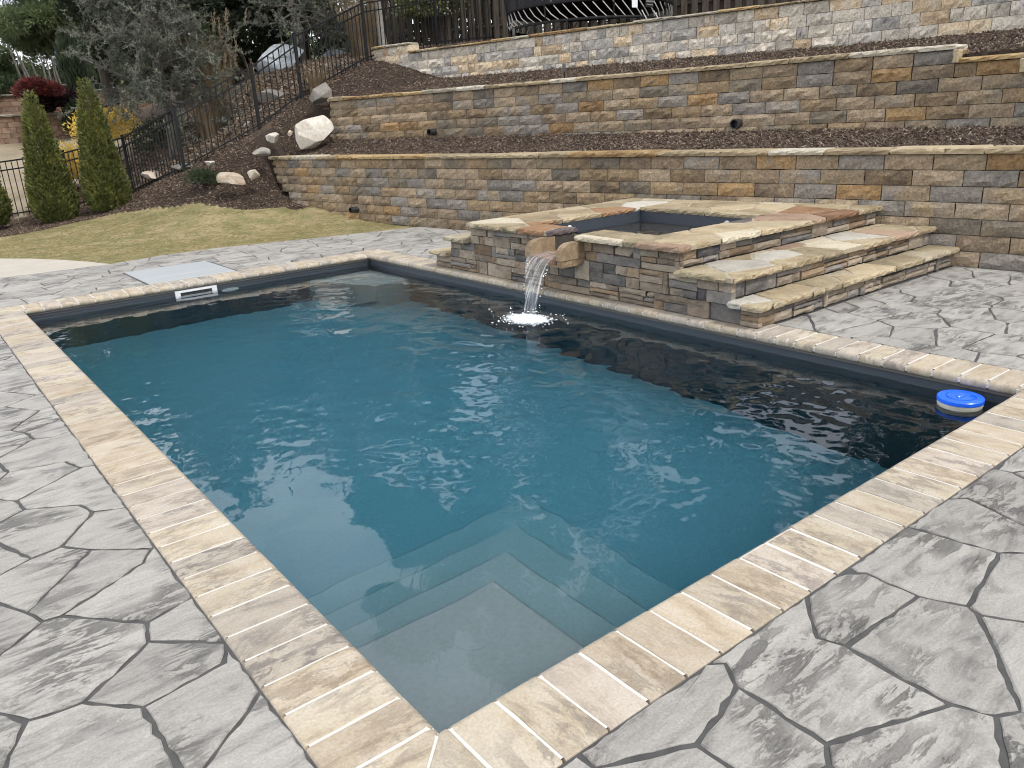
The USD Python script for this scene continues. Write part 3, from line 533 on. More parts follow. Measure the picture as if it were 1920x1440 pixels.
# water: one closed body with a rippled top
def water_body(x0, x1, y0, y1, z0, zw, s, amp):
    xs = np.linspace(x0, x1, int((x1 - x0) / s) + 1); ys = np.linspace(y0, y1, int((y1 - y0) / s) + 1); X, Y = np.meshgrid(xs, ys); x, y = X.ravel(), Y.ravel()
    z = amp(x, y) + zw; k, l = len(xs), len(ys); v = np.column_stack([x, y, z])
    i, j = np.meshgrid(np.arange(l - 1), np.arange(k - 1), indexing='ij'); i, j = i.ravel(), j.ravel()
    q = np.column_stack([i * k + j, i * k + j + 1, (i + 1) * k + j + 1, (i + 1) * k + j])
    ring = list(range(k)) + [i_ * k + k - 1 for i_ in range(1, l)] + [(l - 1) * k + j_ for j_ in range(k - 2, -1, -1)] + [i_ * k for i_ in range(l - 2, 0, -1)]
    n0 = len(v); low = v[ring].copy(); low[:, 2] = z0; R = len(ring)
    side = [[ring[i_], n0 + i_, n0 + (i_ + 1) % R, ring[(i_ + 1) % R]] for i_ in range(R)]
    side = [[a, b, c, d][::-1] for a, b, c, d in side]
    side = [[ring[(i_ + 1) % R], ring[i_], n0 + i_, n0 + (i_ + 1) % R] for i_ in range(R)]
    m1 = quads(np.vstack([v, low, [[(x0 + x1) / 2, (y0 + y1) / 2, z0]]]), np.vstack([q, side]))
    cap = [[n0 + R, n0 + (i_ + 1) % R, n0 + i_] for i_ in range(R)]
    return T(m1.vertices, np.vstack([m1.faces, cap])), n0
FALLX, FALLY = 3.30, 3.66
def ripples(x, y):
    d = np.hypot(x - FALLX, y - FALLY)
    st = .42 + .75 * np.exp(-((d - .5) / 2.8) ** 2) + .35 * np.exp(-((x - 3.0) ** 2 + (y - .3) ** 2))
    w = .0030 * np.sin(d * 24 + 3 * noise2(x, y, 1.2, 3)) * np.exp(-d / .9)
    n1 = noise2(x + .35 * y, y - .3 * x, 3.0, 11) - .5; n2 = noise2(x * 1.2, y, 7.5, 12) - .5; n3 = noise2(x, y * 1.1, 16, 13) - .5
    patch = sstep(.38, .62, noise2(x, y, .9, 21))
    return w + (.0080 * n1 + .0046 * n2 * (.3 + .9 * patch) + .0018 * n3 * (.2 + patch)) * st * (.35 + .65 * sstep(.3, 2.2, np.hypot(x, y)))
wb, ntop = water_body(-S - .004, PA + S + .004, -S - .004, PB + S + .004, FZ - .006, WZ, .0145, ripples)
single('pool_water', wb, WATER, kind='structure', smooth=50)

# ------------------------------------------------------------------ raised spa with steps
ZS = (.18, .355, .53); CT = .045
spa = thing('raised_spa', 'raised stone-clad spa with flagstone top and three steps against the retaining wall', 'spa', (5.3, 3.8, 0))
xw = lambda y: float(X1(np.array([y]))[0])
core = [bx(3.885, 6.9, 1.765, 5.93, 0, .12), bx(3.885, 6.85, 2.005, 5.63, .10, .30)]
OP = (4.2, 5.66, 2.99, 4.54)
core += [bx(3.885, OP[0] - .02, 2.495, 3.60, .29, .478), bx(3.885, OP[0] - .02, 3.98, 5.23, .29, .478), bx(OP[1] + .02, 6.75, 2.495, 5.23, .29, .478), bx(OP[0] - .02, OP[1] + .02, 2.495, OP[2] - .02, .29, .478), bx(OP[0] - .02, OP[1] + .02, OP[3] + .02, 5.23, .29, .478), bx(3.885, OP[0] - .02, 3.60, 3.98, .29, .33)]
part(spa, 'mortar_core', cat_(core), DARKGROUT)
rs = np.random.default_rng(44)
def ledge(o, t, n, L, z0, z1):
    out = []
    z = z0; H_ = z1 - z0
    rows = [H_] if H_ < .1 else None
    u = 0.0
    while u < L - .01:
        seg = min(L - u, rs.uniform(.25, .6)); 
        if L - u - seg < .12: seg = L - u
        k = rs.choice([1, 2, 3], p=[.12, .5, .38])
        hs = rs.uniform(.7, 1.4, k); hs = hs / hs.sum() * H_
        zz = z0
        for h in hs:
            a = 0.0
            while a < seg - .005:
                w = rs.uniform(.10, .34) * (1.25 if h < .07 else .9)
                if seg - a - w < .07: w = seg - a
                out.append((u + a, zz, w, h)); a += w
            zz += h
        if rs.random() < .22 and seg < L - u - .2:
            out.append((u + seg, z0, .055, H_)); seg += .055
        u += seg
    for (a, zz, w, h) in out:
        g = .0035; pr = rs.uniform(.0, .022)
        b = block(np.array(o) + np.array(t) * (a + g) + np.array([0, 0, zz + g - 0]) + np.array(n) * pr, t, n, w - 2 * g, h - 2 * g, .03 + pr, nu=4, nv=2, bump=.004, bev=.007, rg=rs, jit=.004)
        part(spa, 'ledge_stone', b, LEDGE[rs.choice(4, p=[.58, .20, .06, .16])])
YD, XN = (0, -1, 0), (-1, 0, 0)
ledge((3.88, 5.95, 0), YD, XN, 5.95 - 1.74, .004, ZS[0] - CT)
ledge((3.88, 5.65, ZS[0] - CT - 0), YD, XN, 5.65 - 1.98, 0, .175)
ledge((3.88, 5.25, ZS[1] - CT), YD, XN, 5.25 - 4.03, 0, .175); ledge((3.88, 3.54, ZS[1] - CT), YD, XN, 3.54 - 2.47, 0, .175)
XD, YN = (1, 0, 0), (0, -1, 0)
ledge((3.87, 1.755, 0), XD, YN, xw(1.75) - 3.87 - .01, .004, ZS[0] - CT)
ledge((3.87, 1.995, ZS[0]), XD, YN, xw(2.0) - 3.85, 0, ZS[1] - CT - ZS[0])
ledge((3.87, 2.485, ZS[1]), XD, YN, xw(2.5) - 3.85, 0, ZS[2] - CT - ZS[1])
rf = np.random.default_rng(17)
def flags(area, zt, sp, seed, name='flagstone'):
    part(spa, 'mortar_joint', slab(area.buffer(-.02), zt - CT + .004, zt - .005, cham=.002, wob=0, rough=0, step=.3) if area.geom_type == 'Polygon' and not area.interiors else cat_([polymesh(area.buffer(-.02), zt - .005)]), TANGROUT)
    for c in cells(area, sp, seed, ang=.3, an=1.2):
        g = c.intersection(area)
        for gg in getattr(g, 'geoms', [g]):
            if gg.geom_type != 'Polygon': continue
            gg = gg.buffer(-.007, join_style=2)
            if gg.is_empty or gg.geom_type != 'Polygon' or gg.area < .004: continue
            part(spa, name, slab(gg, zt - CT, zt + rf.normal(0, .002), cham=.007, wob=.004, rough=.007, step=.035, bulge=.004, rg=rf), FLAG[rf.choice(len(FLAG), p=FLAG_W)])
top = sbox(3.80, 2.42, 6.62, 5.27).difference(sbox(OP[0], OP[2], OP[1], OP[3])).difference(sbox(3.7, 3.62, OP[0] + .05, 3.96))
wallcut = Polygon([(X1(np.array([y]))[0] + .03, y) for y in np.linspace(-1, 9, 30)] + [(12, 9), (12, -1)])
top = sbox(3.80, 2.42, 7.2, 5.27).difference(wallcut).difference(sbox(OP[0], OP[2], OP[1], OP[3])).difference(sbox(3.7, 3.62, OP[0] + .05, 3.96))
flags(top, ZS[2], .46, 3)
flags(sbox(3.80, 1.93, 7.2, 2.47).difference(wallcut), ZS[1], .40, 8); flags(sbox(3.80, 1.69, 7.2, 1.985).difference(wallcut), ZS[0], .40, 9)
flags(sbox(3.80, 5.262, 5.6, 5.69), ZS[1], .40, 10); flags(sbox(3.80, 5.652, 5.6, 5.99), ZS[0], .40, 14)
part(spa, 'basin', shell_box(OP[0] - .015, OP[1] + .015, OP[2] - .015, OP[3] + .015, -.25, ZS[2] - CT), LINER)
part(spa, 'basin_seat', cat_([bx(OP[1] - .35, OP[1] + .013, OP[2], OP[3], -.24, .12), bx(OP[0], OP[1] - .352, OP[3] - .35, OP[3] + .012, -.24, .12)]), LINER)
for (x_, y_) in ((4.62, OP[3] + .012), (OP[1] + .012, 3.4)):
    j = lathe([(0, .012), (.03, .012), (.04, 0)], 18); 
    j.apply_transform(trimesh.transformations.rotation_matrix(math.pi / 2, (1, 0, 0)) if y_ > 4 else trimesh.transformations.rotation_matrix(-math.pi / 2, (0, 1, 0))); j.apply_translation((x_, y_, .415)); part(spa, 'jet', j, WHITE, smooth=40)
sw, _ = water_body(OP[0] - .02, OP[1] + .02, OP[2] - .02, OP[3] + .02, -.252, .372, .03, lambda x, y: .005 * (noise2(x, y, 5, 2) - .5) + .003 * (noise2(x, y, 11, 4) - .5))
single('spa_water', sw, SPAWATER, kind='structure', smooth=50)

sp = thing('spillway', 'tan stone tile spillway with rounded cheeks pouring from the spa wall', 'spillway', (3.75, 3.78, .3))
def cheek(y0, y1):
    pr = [(3.90, .335), (3.60, .335)] + [(3.60 + .13 - .13 * math.cos(a), .375 + .105 * math.sin(a)) for a in np.linspace(0, math.pi / 2, 7)] + [(3.90, .48)]
    e = trimesh.creation.extrude_polygon(Polygon(pr), y1 - y0, engine='earcut'); v = e.vertices.copy(); e.vertices = np.column_stack([v[:, 0], y0 + v[:, 2], v[:, 1]]); e.fix_normals(); return e
part(sp, 'cheek', cheek(3.54, 3.612), SPILL[0]); part(sp, 'cheek', cheek(3.955, 4.028), SPILL[0])
part(sp, 'trough_tile', slab(sbox(3.595, 3.614, 3.76, 3.953), .300, .352, cham=.006, wob=.001, rough=.002, step=.05), SPILL[1]); part(sp, 'trough_tile', slab(sbox(3.764, 3.614, 4.24, 3.953), .300, .354, cham=.004, wob=.001, rough=.002, step=.05), SPILL[1])
part(sp, 'base_tile', slab(sbox(3.615, 3.545, 3.735, 4.022), .275, .334, cham=.006, wob=.001, rough=.002, step=.05), SPILL[0]); part(sp, 'base_tile', slab(sbox(3.739, 3.545, 3.90, 4.022), .275, .333, cham=.004, wob=.001, rough=.002, step=.05), SPILL[0])
wf = thing('waterfall', 'thin sheet of water falling from the spillway and foaming on the pool', 'waterfall', (3.3, 3.66, WZ))
nu, nv = 22, 40; Vv = []
rw = np.random.default_rng(2)
for j in range(nv + 1):
    t = j / nv; tt = t * 1.0
    for i in range(nu + 1):
        s_ = i / nu
        if t < .18: x_, z_ = 3.80 - (t / .18) * .21, .362 - .006 * t / .18
        else: q_ = (t - .18) / .82; x_, z_ = 3.59 - .27 * q_, .356 - .49 * q_ ** 1.9
        wid = .325 * (1 - .52 * sstep(.15, 1, np.array(t)) ); yc = 3.785 - .125 * sstep(.15, 1, np.array(t))
        y_ = yc + (s_ - .5) * wid
        rip = (.0028 * math.sin(s_ * 38 + .6 * math.sin(t * 4)) + .0018 * math.sin(s_ * 71 + t * 2)) * min(1, t * 4) + .010 * (abs(s_ - .5) * 2) ** 6
        Vv.append((x_ - rip, y_, z_ + (rip * .5 if t < .2 else 0)))
k = nu + 1
part(wf, 'water_sheet', quads(np.array(Vv), [[j * k + i, j * k + i + 1, (j + 1) * k + i + 1, (j + 1) * k + i] for j in range(nv) for i in range(nu)]), FALL, smooth=True)
drops, foam = [], []
for k_ in range(70):
    ico = trimesh.creation.icosphere(1, rw.uniform(.002, .0055)); e = rw.random() < .6
    q_ = rw.uniform(.25, 1.02); side = rw.choice([-1, 1]); w_ = .325 * (1 - .52 * q_) * .5
    if e: ico.apply_translation((3.59 - .27 * q_ + rw.normal(0, .012), 3.785 - .125 * q_ + side * (w_ + abs(rw.normal(0, .006))), .356 - .49 * q_ ** 1.9))
    else: a = rw.uniform(0, 6.28); rr = rw.uniform(.1, .33); ico.apply_translation((FALLX + rr * math.cos(a), FALLY + rr * math.sin(a), WZ + abs(rw.normal(0, .03))))
    drops.append(ico)
for k_ in range(500):
    a = rw.uniform(0, 6.28); rr = abs(rw.normal(0, .095)) * (1.5 if rw.random() < .25 else 1); ico = trimesh.creation.icosphere(0 if rr > .06 else 1, rw.uniform(.002, .007) * (1.5 if rr < .06 else .9)); ico.apply_scale((2.0, 2.0, .6))
    ico.apply_translation((FALLX + rr * math.cos(a) * .9, FALLY + rr * math.sin(a) * 1.25, WZ + .006 + .026 * math.exp(-(rr / .07) ** 2) * rw.random())); foam.append(ico)
pv, pq, NR, NA = [], [], 14, 48
for i in range(NR + 1):
    for j in range(NA):
        a = j * 2 * math.pi / NA; r_ = i / NR; x_, y_ = FALLX + .235 * r_ * math.cos(a), FALLY + .33 * r_ * math.sin(a); h_ = .030 * math.exp(-(r_ / .38) ** 2) * (.6 + .8 * meshkit.noise(np.array([[x_ * 38, y_ * 38, 1.]]))[0])
        pv.append((x_, y_, WZ + float(ripples(np.array([x_]), np.array([y_]))[0]) + .0035 + h_))
for i in range(NR):
    for j in range(NA): pq.append([i * NA + j, (i + 1) * NA + j, (i + 1) * NA + (j + 1) % NA, i * NA + (j + 1) % NA])
part(wf, 'foam_patch', quads(np.array(pv), pq), FOAMP, smooth=True)
part(wf, 'droplets', cat_(drops), FOAM, smooth=True, kind='stuff'); part(wf, 'foam', cat_(foam), FOAM, smooth=True, kind='stuff')

# ------------------------------------------------------------------ retaining walls
def wall(name, label, C, z0, ncourse, ch, blen, mats, w_mats, seed, d0, d1, topz=None, capm=CAPM, capt=.06, batter=.016, ground=None, capfn=None, step_pts=()):
    g = np.random.default_rng(seed); c0 = C.at((d0 + d1) / 2); th = thing(name, label, 'retaining wall', (c0[0], c0[1], z0))
    items = []
    nfun = topz if topz else (lambda d: ncourse)
    for k in range(ncourse + 2):
        d = d0 - (k % 2) * blen * .5 - g.uniform(0, .1)
        while d < d1:
            L = blen if isinstance(blen, float) and name != 'upper_retaining_wall' else blen * g.choice([.5, .8, 1.1, 1.35], p=[.2, .3, .3, .2])
            a, b = max(d, d0), min(d + L, d1); d += L
            for sd in step_pts:
                if a < sd < b and k >= 5:
                    if sd - a > b - sd: d = sd; b = sd
                    else: a_ = sd; b, d = (sd, sd)
            if b - a < .08 or nfun((a + b) / 2) <= k: continue
            pa, pb = C.at(a), C.at(b); t = (pb - pa); w = np.linalg.norm(t); t /= w; n = np.array([-t[1], t[0]])  # outward: towards the pool
            zz = z0 + k * ch; mid = (pa + pb) / 2 + n * .25
            if ground is not None and H(mid[0], mid[1])[0] > zz + ch + .03: continue
            o = np.array([*(pb - n * batter * k), zz + .003])
            bl = block(o + np.array([-t[0] * .003, -t[1] * .003, 0]), np.array([-t[0], -t[1], 0]), np.array([*n, 0]), w - .0075, ch - .0055, .30, bump=.010 if name != 'upper_retaining_wall' else .015, bev=.014, rg=g)
            wv, px = visible((*mid, zz + ch / 2)); vis = wv > 0 and -60 < px[0] < 1980
            items.append((wv if vis else 99, bl))
    items.sort(key=lambda q: q[0])
    for wv, bl in items[:300]: part(th, 'block', bl, mats[g.choice(len(mats), p=w_mats)])
    if len(items) > 300: part(th, 'outer_blocks', cat_([b for _, b in items[300:]]), mats[0], kind='stuff')
    # capping stones
    d = d0
    while d < d1 - .05:
        kk = nfun(d + .02); L = g.uniform(.38, .85); e = min(d + L, d1)
        for sd in step_pts:
            if d < sd - .01 < e: e = sd
        if d1 - e < .15: e = d1
        kk = nfun((d + e) / 2); z = z0 + kk * ch
        ss = np.linspace(d, e, max(2, int((e - d) / .15) + 1)); P = np.array([C.at(q) for q in ss]); tt = np.gradient(P, axis=0); tt /= np.linalg.norm(tt, axis=1, keepdims=True); nn = np.column_stack([-tt[:, 1], tt[:, 0]])
        outr = P + nn * (.045 - batter * kk + g.normal(0, .006)); inn = P - nn * (.30 + batter * kk)
        poly = Polygon(list(outr) + list(inn[::-1])).buffer(-.004)
        if poly.geom_type == 'Polygon' and poly.area > .01: 
            s_ = slab(poly, z + .002, z + capt + g.normal(0, .005), cham=.012, wob=.006, rough=.010, step=.05, bulge=.004, rg=g)
            if s_ is not None: part(th, 'cap_stone', s_, capm[g.choice(3, p=[.55, .25, .2])])
        d = e
    return th
wall('lower_retaining_wall', 'lowest tan and grey block wall, directly behind the spa and lawn', C1, 0.0, 7, COURSE, .44, BLOCK, [.33, .22, .18, .21, .06], 101, .3, C1.L - .3, ground=True)
S_A = C2.s[np.argmin(np.abs(C2.p[:, 1] - 2.75))]; S_A = np.interp(2.72, C2.p[:, 1], C2.s) if np.all(np.diff(C2.p[:, 1]) > 0) else np.interp(2.72, C2.p[:60, 1], C2.s[:60])
S_B = S_A - .66
w2z = 1.98 - 7 * COURSE
WALL2 = wall('middle_retaining_wall', 'middle tan and grey block wall between two mulched terraces', C2, w2z, 7, COURSE, .44, BLOCK, [.33, .24, .17, .20, .06], 202, .3, C2.L - .3, topz=lambda d: 7 if d > S_A else (6 if d > S_B else 5), ground=True, step_pts=(S_A, S_B))
S_C = np.interp(13.75, C3.p[C3.p[:, 1] < 14.9][:, 1], C3.s[C3.p[:, 1] < 14.9])
wall('upper_retaining_wall', 'topmost pale grey block wall with uneven block widths below the trampoline', C3, 2.91 - 5 * .165, 6, .165, .34, PALE, [.45, .33, .22], 303, .3, C3.L - .1, topz=lambda d: 6 if d > S_C else 5, capt=.045, batter=.008, ground=True, capm=[CAPM[1], CAPM[0], CAPM[2]], step_pts=(S_C,))

for sd, kk in ((S_A, 6), (S_B, 5)):                                    # upright stones closing the stepped ends of the middle wall
    p = C2.at(sd); t_ = C2.at(sd + .05) - p; t_ /= np.linalg.norm(t_); n_ = np.array([-t_[1], t_[0]]); z_ = w2z + kk * COURSE + .062
    for j in range(2):
        q = [p + n_ * (.02 - .16 * j) - t_ * .052, p + n_ * (.02 - .16 * j), p + n_ * (-.13 - .16 * j), p + n_ * (-.13 - .16 * j) - t_ * .052]
        part(WALL2, 'end_stone', slab(Polygon(q).buffer(-.003), z_ - .055, z_ + COURSE - .065, cham=.008, wob=.004, rough=.008, step=.04), CAPM[j])

# ------------------------------------------------------------------ loose ground cover
def instancer(name, protos, pos, scale, seed, up_only=False, parent='/World', kind='stuff', label=None, cat=None):
    g = np.random.default_rng(seed); path = parent + '/' + numbered(parent, name)
    pi = UsdGeom.PointInstancer.Define(stage, path); rel = pi.CreatePrototypesRel()
    for i, (mesh, mtl) in enumerate(protos):
        _origin[path] = np.zeros(3); pp = part(path, 'piece', mesh, mtl); rel.AddTarget(Sdf.Path(pp))
    n = len(pos); pi.CreatePositionsAttr(Vt.Vec3fArray.FromNumpy(np.asarray(pos, np.float32)))
    pi.CreateProtoIndicesAttr(Vt.IntArray.FromNumpy(g.integers(0, len(protos), n).astype(np.int32)))
    a = g.uniform(0, 2 * np.pi, n); q = np.zeros((n, 4), np.float32); q[:, 0] = np.cos(a / 2); q[:, 3] = np.sin(a / 2)
    if not up_only:
        tl = g.normal(0, .28, (n, 2)); q2 = np.column_stack([np.ones(n), tl[:, 0], tl[:, 1], np.zeros(n)]); q2 /= np.linalg.norm(q2, axis=1, keepdims=True)
        w1, x1, y1, z1 = q2.T; w2, x2, y2, z2 = q.T
        q = np.column_stack([w1*w2-x1*x2-y1*y2-z1*z2, w1*x2+x1*w2+y1*z2-z1*y2, w1*y2-x1*z2+y1*w2+z1*x2, w1*z2+x1*y2-y1*x2+z1*w2])
    pi.CreateOrientationsAttr(Vt.QuathArray([Gf.Quath(float(x[0]), float(x[1]), float(x[2]), float(x[3])) for x in q]))
    sc = g.uniform(scale[0], scale[1], n)
    pi.CreateScalesAttr(Vt.Vec3fArray.FromNumpy(np.column_stack([sc * g.uniform(.7, 1.4, n), sc, sc]).astype(np.float32)))
    tag(pi.GetPrim(), label, cat, None, kind)
def scatter(n, x0, x1, y0, y1, keep, seed, dz=0.0):
    g = np.random.default_rng(seed); x = g.uniform(x0, x1, n); y = g.uniform(y0, y1, n); k = keep(x, y); x, y = x[k], y[k]
    return np.column_stack([x, y, H(x, y) + dz])
rm = np.random.default_rng(3)
def chip(l, w, h):
    b = trimesh.creation.box((l, w, h)); b.vertices += rm.normal(0, h * .35, b.vertices.shape); b.vertices[:, 1] *= np.where(b.vertices[:, 0] > 0, .55, 1.0); return b
in_mulch = lambda x, y: hit(GARDEN, x, y) & ~hit(LAWN.buffer(-.02), x, y) & outside_deck(x, y) & ~hit(Polygon(list(W1) + list(W1[::-1] + [.3, 0])).buffer(0), x, y)
P_ = np.vstack([scatter(60000, 4.0, 8.8, -.6, 14.6, lambda x, y: in_mulch(x, y) & (x > X1(y) + .1) & (x < X2(y)), 1), scatter(42000, 6.2, 11, -.6, 15.4, lambda x, y: in_mulch(x, y) & (x > X2(y) + .1) & (x < X3(y)), 2),
                scatter(60000, -1.5, 7.0, 12, 19.5, lambda x, y: in_mulch(x, y) & ((x < X1(y) - .02) | (y > 14.2)), 3), scatter(14000, 8.4, 13.5, 9, 15.6, lambda x, y: in_mulch(x, y) & (x > X3(y) + .1), 4)])
instancer('mulch_chips', [(chip(.055, .016, .008), CHIP[0]), (chip(.045, .02, .007), CHIP[0]), (chip(.06, .012, .008), CHIP[1]), (chip(.035, .02, .01), CHIP[1]), (chip(.05, .014, .006), CHIP[0]), (chip(.07, .010, .006), CHIP[1]), (chip(.04, .016, .006), CHIP[2])], P_ + [0, 0, .006], (.6, 1.25), 9)
def tuft(n, h, seed):
    g = np.random.default_rng(seed); V, Fq = [], []
    for i in range(n):
        a = g.uniform(0, 6.28); b = np.array([g.normal(0, .012), g.normal(0, .012), 0]); l = h * g.uniform(.6, 1.2); lean = np.array([math.cos(a), math.sin(a), 0]) * l * g.uniform(.2, .9); s_ = np.array([-math.sin(a), math.cos(a), 0]) * .0016
        k_ = len(V); V += [b - s_, b + s_, b + lean * .5 + s_ * .7 + [0, 0, l * .7], b + lean + [0, 0, l * .85]]; Fq += [[k_, k_ + 1, k_ + 2], [k_, k_ + 2, k_ + 3]]
    return T(V, Fq)
instancer('leaf_litter', [(chip(.07, .04, .006), CHIP[1]), (chip(.09, .03, .006), CHIP[2]), (chip(.06, .05, .008), CHIP[0])], scatter(16000, 2, 10.5, 14.5, 19.5, lambda x, y: ~hit(GARDEN, x, y), 31, .008), (.6, 1.4), 33)
Pg = scatter(110000, -3.5, 6, 9, 16, lambda x, y: hit(LAWN.buffer(.02), x, y), 6)
instancer('lawn_grass', [(tuft(12, .022, 1), GRASSB[0]), (tuft(12, .018, 2), GRASSB[1]), (tuft(10, .02, 3), GRASSB[1]), (tuft(12, .024, 4), GRASSB[0])], Pg, (.6, 1.05), 12, up_only=True)

# ------------------------------------------------------------------ boulders
def boulder(c, size, seed, rot=0.0, tilt=0.0, chop=13):
    g = np.random.default_rng(seed); m_ = trimesh.creation.icosphere(4, 1.0); v = m_.vertices.copy()
    for k_ in range(chop):                                             # flat cleaved faces
        n = g.normal(0, 1, 3); n /= np.linalg.norm(n); d = g.uniform(.42, .78); s_ = v @ n; v = v - np.outer(np.maximum(s_ - d, 0) * .985, n)
    v = v * (1 + .10 * (meshkit.fbm(v * 2.2 + seed, 4, seed) - .5)[:, None]) + .03 * (meshkit.fbm(v * 7 + seed, 3, seed + 1) - .5)[:, None] * v
    v = v / np.abs(v).max(0) * np.array(size) / 2
    m_.vertices = v; m_.apply_transform(trimesh.transformations.rotation_matrix(tilt, (1, 0, 0))); m_.apply_transform(trimesh.transformations.rotation_matrix(rot, (0, 0, 1))); m_.apply_translation(c); return m_
ra = math.atan2(rt[1], rt[0])
for c, size, seed, ti, mi, lab in [((5.66, 12.72, 1.43), (.86, .5, .62), 14, .1, 0, 'largest cream boulder beside the left end of the middle block wall'), ((6.30, 13.35, 2.14), (.55, .42, .36), 2, .5, 1, 'grey tilted boulder beside the fence post above the middle wall'),
        ((4.16, 12.95, .74), (.52, .34, .26), 3, 0, 2, 'cream and rust layered rock low on the mulch slope'), ((4.50, 12.86, .80), (.26, .22, .22), 4, 0, 2, 'small rust-striped rock touching the layered rock'),
        ((5.14, 13.29, 1.37), (.30, .26, .24), 5, 0, 0, 'cream angular rock below a fence post and left of the largest boulder'), ((5.40, 13.05, 1.47), (.10, .08, .12), 6, 0, 2, 'tiny pinkish stone between two cream rocks'),
        ((4.80, 13.15, 1.15), (.42, .3, .16), 7, .2, 1, 'flat grey-tan rock half sunk in mulch by the lower wall cap'), ((4.13, 13.93, 1.0), (.20, .14, .10), 8, 0, 0, 'small white rock in mulch near the fence bottom rail'),
        ((3.60, 16.1, .76), (.42, .3, .24), 9, 0, 2, 'tan rock behind the fence beside the cedar trunk'), ((3.98, 15.15, .92), (.6, .3, .16), 10, 0, 1, 'low tan slab rock under the fence rail'), ((5.45, 15.2, 1.62), (.36, .28, .26), 11, 0, 1, 'grey rock just behind the fence pickets on the slope'),
        ((2.75, 17.0, .42), (.16, .14, .14), 12, 0, 2, 'small pink rock behind the fence right of the arborvitae'), ((6.35, 15.75, 2.22), (1.0, .4, .40), 13, 0, 1, 'long grey-brown ledge rock behind the fence on the slope')]:
    single('boulder', boulder(c, size, seed, ra + (seed % 5 - 2) * .12 + (math.pi if seed == 14 else 0), ti), ROCK[mi], lab, 'rock', smooth=18)
single('boulder', boulder((7.85, 18.7, 3.15), (1.25, .9, .8), 33, ra, .15, 7), ROCK[3], 'big pale blue-grey boulder under dark trees beyond the fence', 'rock', smooth=35)
single('boulder', boulder((9.6, 19.4, 3.35), (.8, .5, .5), 35, ra, .1), ROCK[3], 'pale leaning rock beyond the fence right of the grey trunk', 'rock', smooth=35)
single('boulder', boulder((9.3, 18.7, 3.22), (1.1, .5, .16), 36, ra, 0), ROCK[2], 'flat tan ledge stone on orange soil beyond the fence', 'rock', smooth=35)
single('boulder', boulder((7.05, 1.02, .06), (.42, .5, .13), 41, .2, 0), ROCK[2], 'flat tan stone at the foot of the lowest wall at far right', 'rock', smooth=35)

# ------------------------------------------------------------------ metal fence
fen = thing('metal_fence', 'black metal picket fence climbing the mulch slope and turning along the top terrace', 'fence', (3.4, 16.9, .3))
def gz(x, y): return float(H(x, y)[0])
posts = [np.array([x, y, gz(x, y)]) for x, y in fence_pts]
HF = 1.16
for k_ in range(len(posts)):
    b = posts[k_]; part(fen, 'post', cat_([bx(b[0] - .028, b[0] + .028, b[1] - .028, b[1] + .028, b[2] - .1, b[2] + HF + .05), bx(b[0] - .034, b[0] + .034, b[1] - .034, b[1] + .034, b[2] + HF + .05, b[2] + HF + .065)]), BLACK)
    if k_ + 1 == len(posts): break
    e = posts[k_ + 1]; d = e - b; L = np.linalg.norm(d[:2]); t = d[:2] / L; nrm = np.array([-t[1], t[0], 0])
    for hh, w_ in ((HF, .016), (HF - .17, .014), (.10, .014)):
        p0, p1 = b + [0, 0, hh], e + [0, 0, hh]; v = []
        for p in (p0, p1):
            for s_, z_ in ((-1, -1), (1, -1), (1, 1), (-1, 1)): v.append(p + nrm * s_ * .014 + np.array([0, 0, z_ * w_]))
        part(fen, 'rail', quads(np.array(v), [[0, 1, 5, 4], [1, 2, 6, 5], [2, 3, 7, 6], [3, 0, 4, 7]]), BLACK)
    n = int(L / .112)
    for i in range(1, n):
        q = b + d * i / n; part(fen, 'picket', bx(q[0] - .0085, q[0] + .0085, q[1] - .0085, q[1] + .0085, q[2] + .03, q[2] + HF), BLACK)

# ------------------------------------------------------------------ plants
def rand_dirs(g, n):
    d = g.normal(0, 1, (n, 3)); return d / np.linalg.norm(d, axis=1, keepdims=True)
def leaves(P, D, g, l, w, curl=.25):
    """Leaf-shaped kites at points P pointing along D."""
    n = len(P); D = D / (np.linalg.norm(D, axis=1, keepdims=True) + 1e-9); R = rand_dirs(g, n); S_ = np.cross(D, R); S_ /= np.linalg.norm(S_, axis=1, keepdims=True) + 1e-9
    N = np.cross(S_, D); L = (l * g.uniform(.6, 1.3, n))[:, None]; W = (w * g.uniform(.6, 1.3, n))[:, None]
    v = np.stack([P, P + D * L * .5 + S_ * W * .5 + N * L * curl * .3, P + D * L - N * L * curl * .2, P + D * L * .5 - S_ * W * .5 + N * L * curl * .3], 1).reshape(-1, 3)
    q = np.arange(4 * n).reshape(n, 4); return quads(v, q)
def arbor(c, h, r, n, seed, lean=(0, 0)):
    g = np.random.default_rng(seed); t = 1 - np.sqrt(g.uniform(0.0004, 1, n)); a = g.uniform(0, 6.283, n)
    prof = np.where(t < .12, .75 + .25 * t / .12, (1 - (t - .12) / .88) ** .66); lump = .80 + .42 * meshkit.fbm(np.stack([np.cos(a) * 2.6, np.sin(a) * 2.6, t * h * 2.6], -1) + seed, 3, seed)
    rr = r * prof * lump * (1 - .45 * g.uniform(0, 1, n) ** 2) + .015
    P = np.column_stack([c[0] + rr * np.cos(a) + lean[0] * t, c[1] + rr * np.sin(a) + lean[1] * t, c[2] + .03 + t * h])
    D = np.column_stack([np.cos(a) * .6, np.sin(a) * .6, np.full(n, .8)]) + g.normal(0, .35, (n, 3)); return leaves(P, D, g, .085, .04)
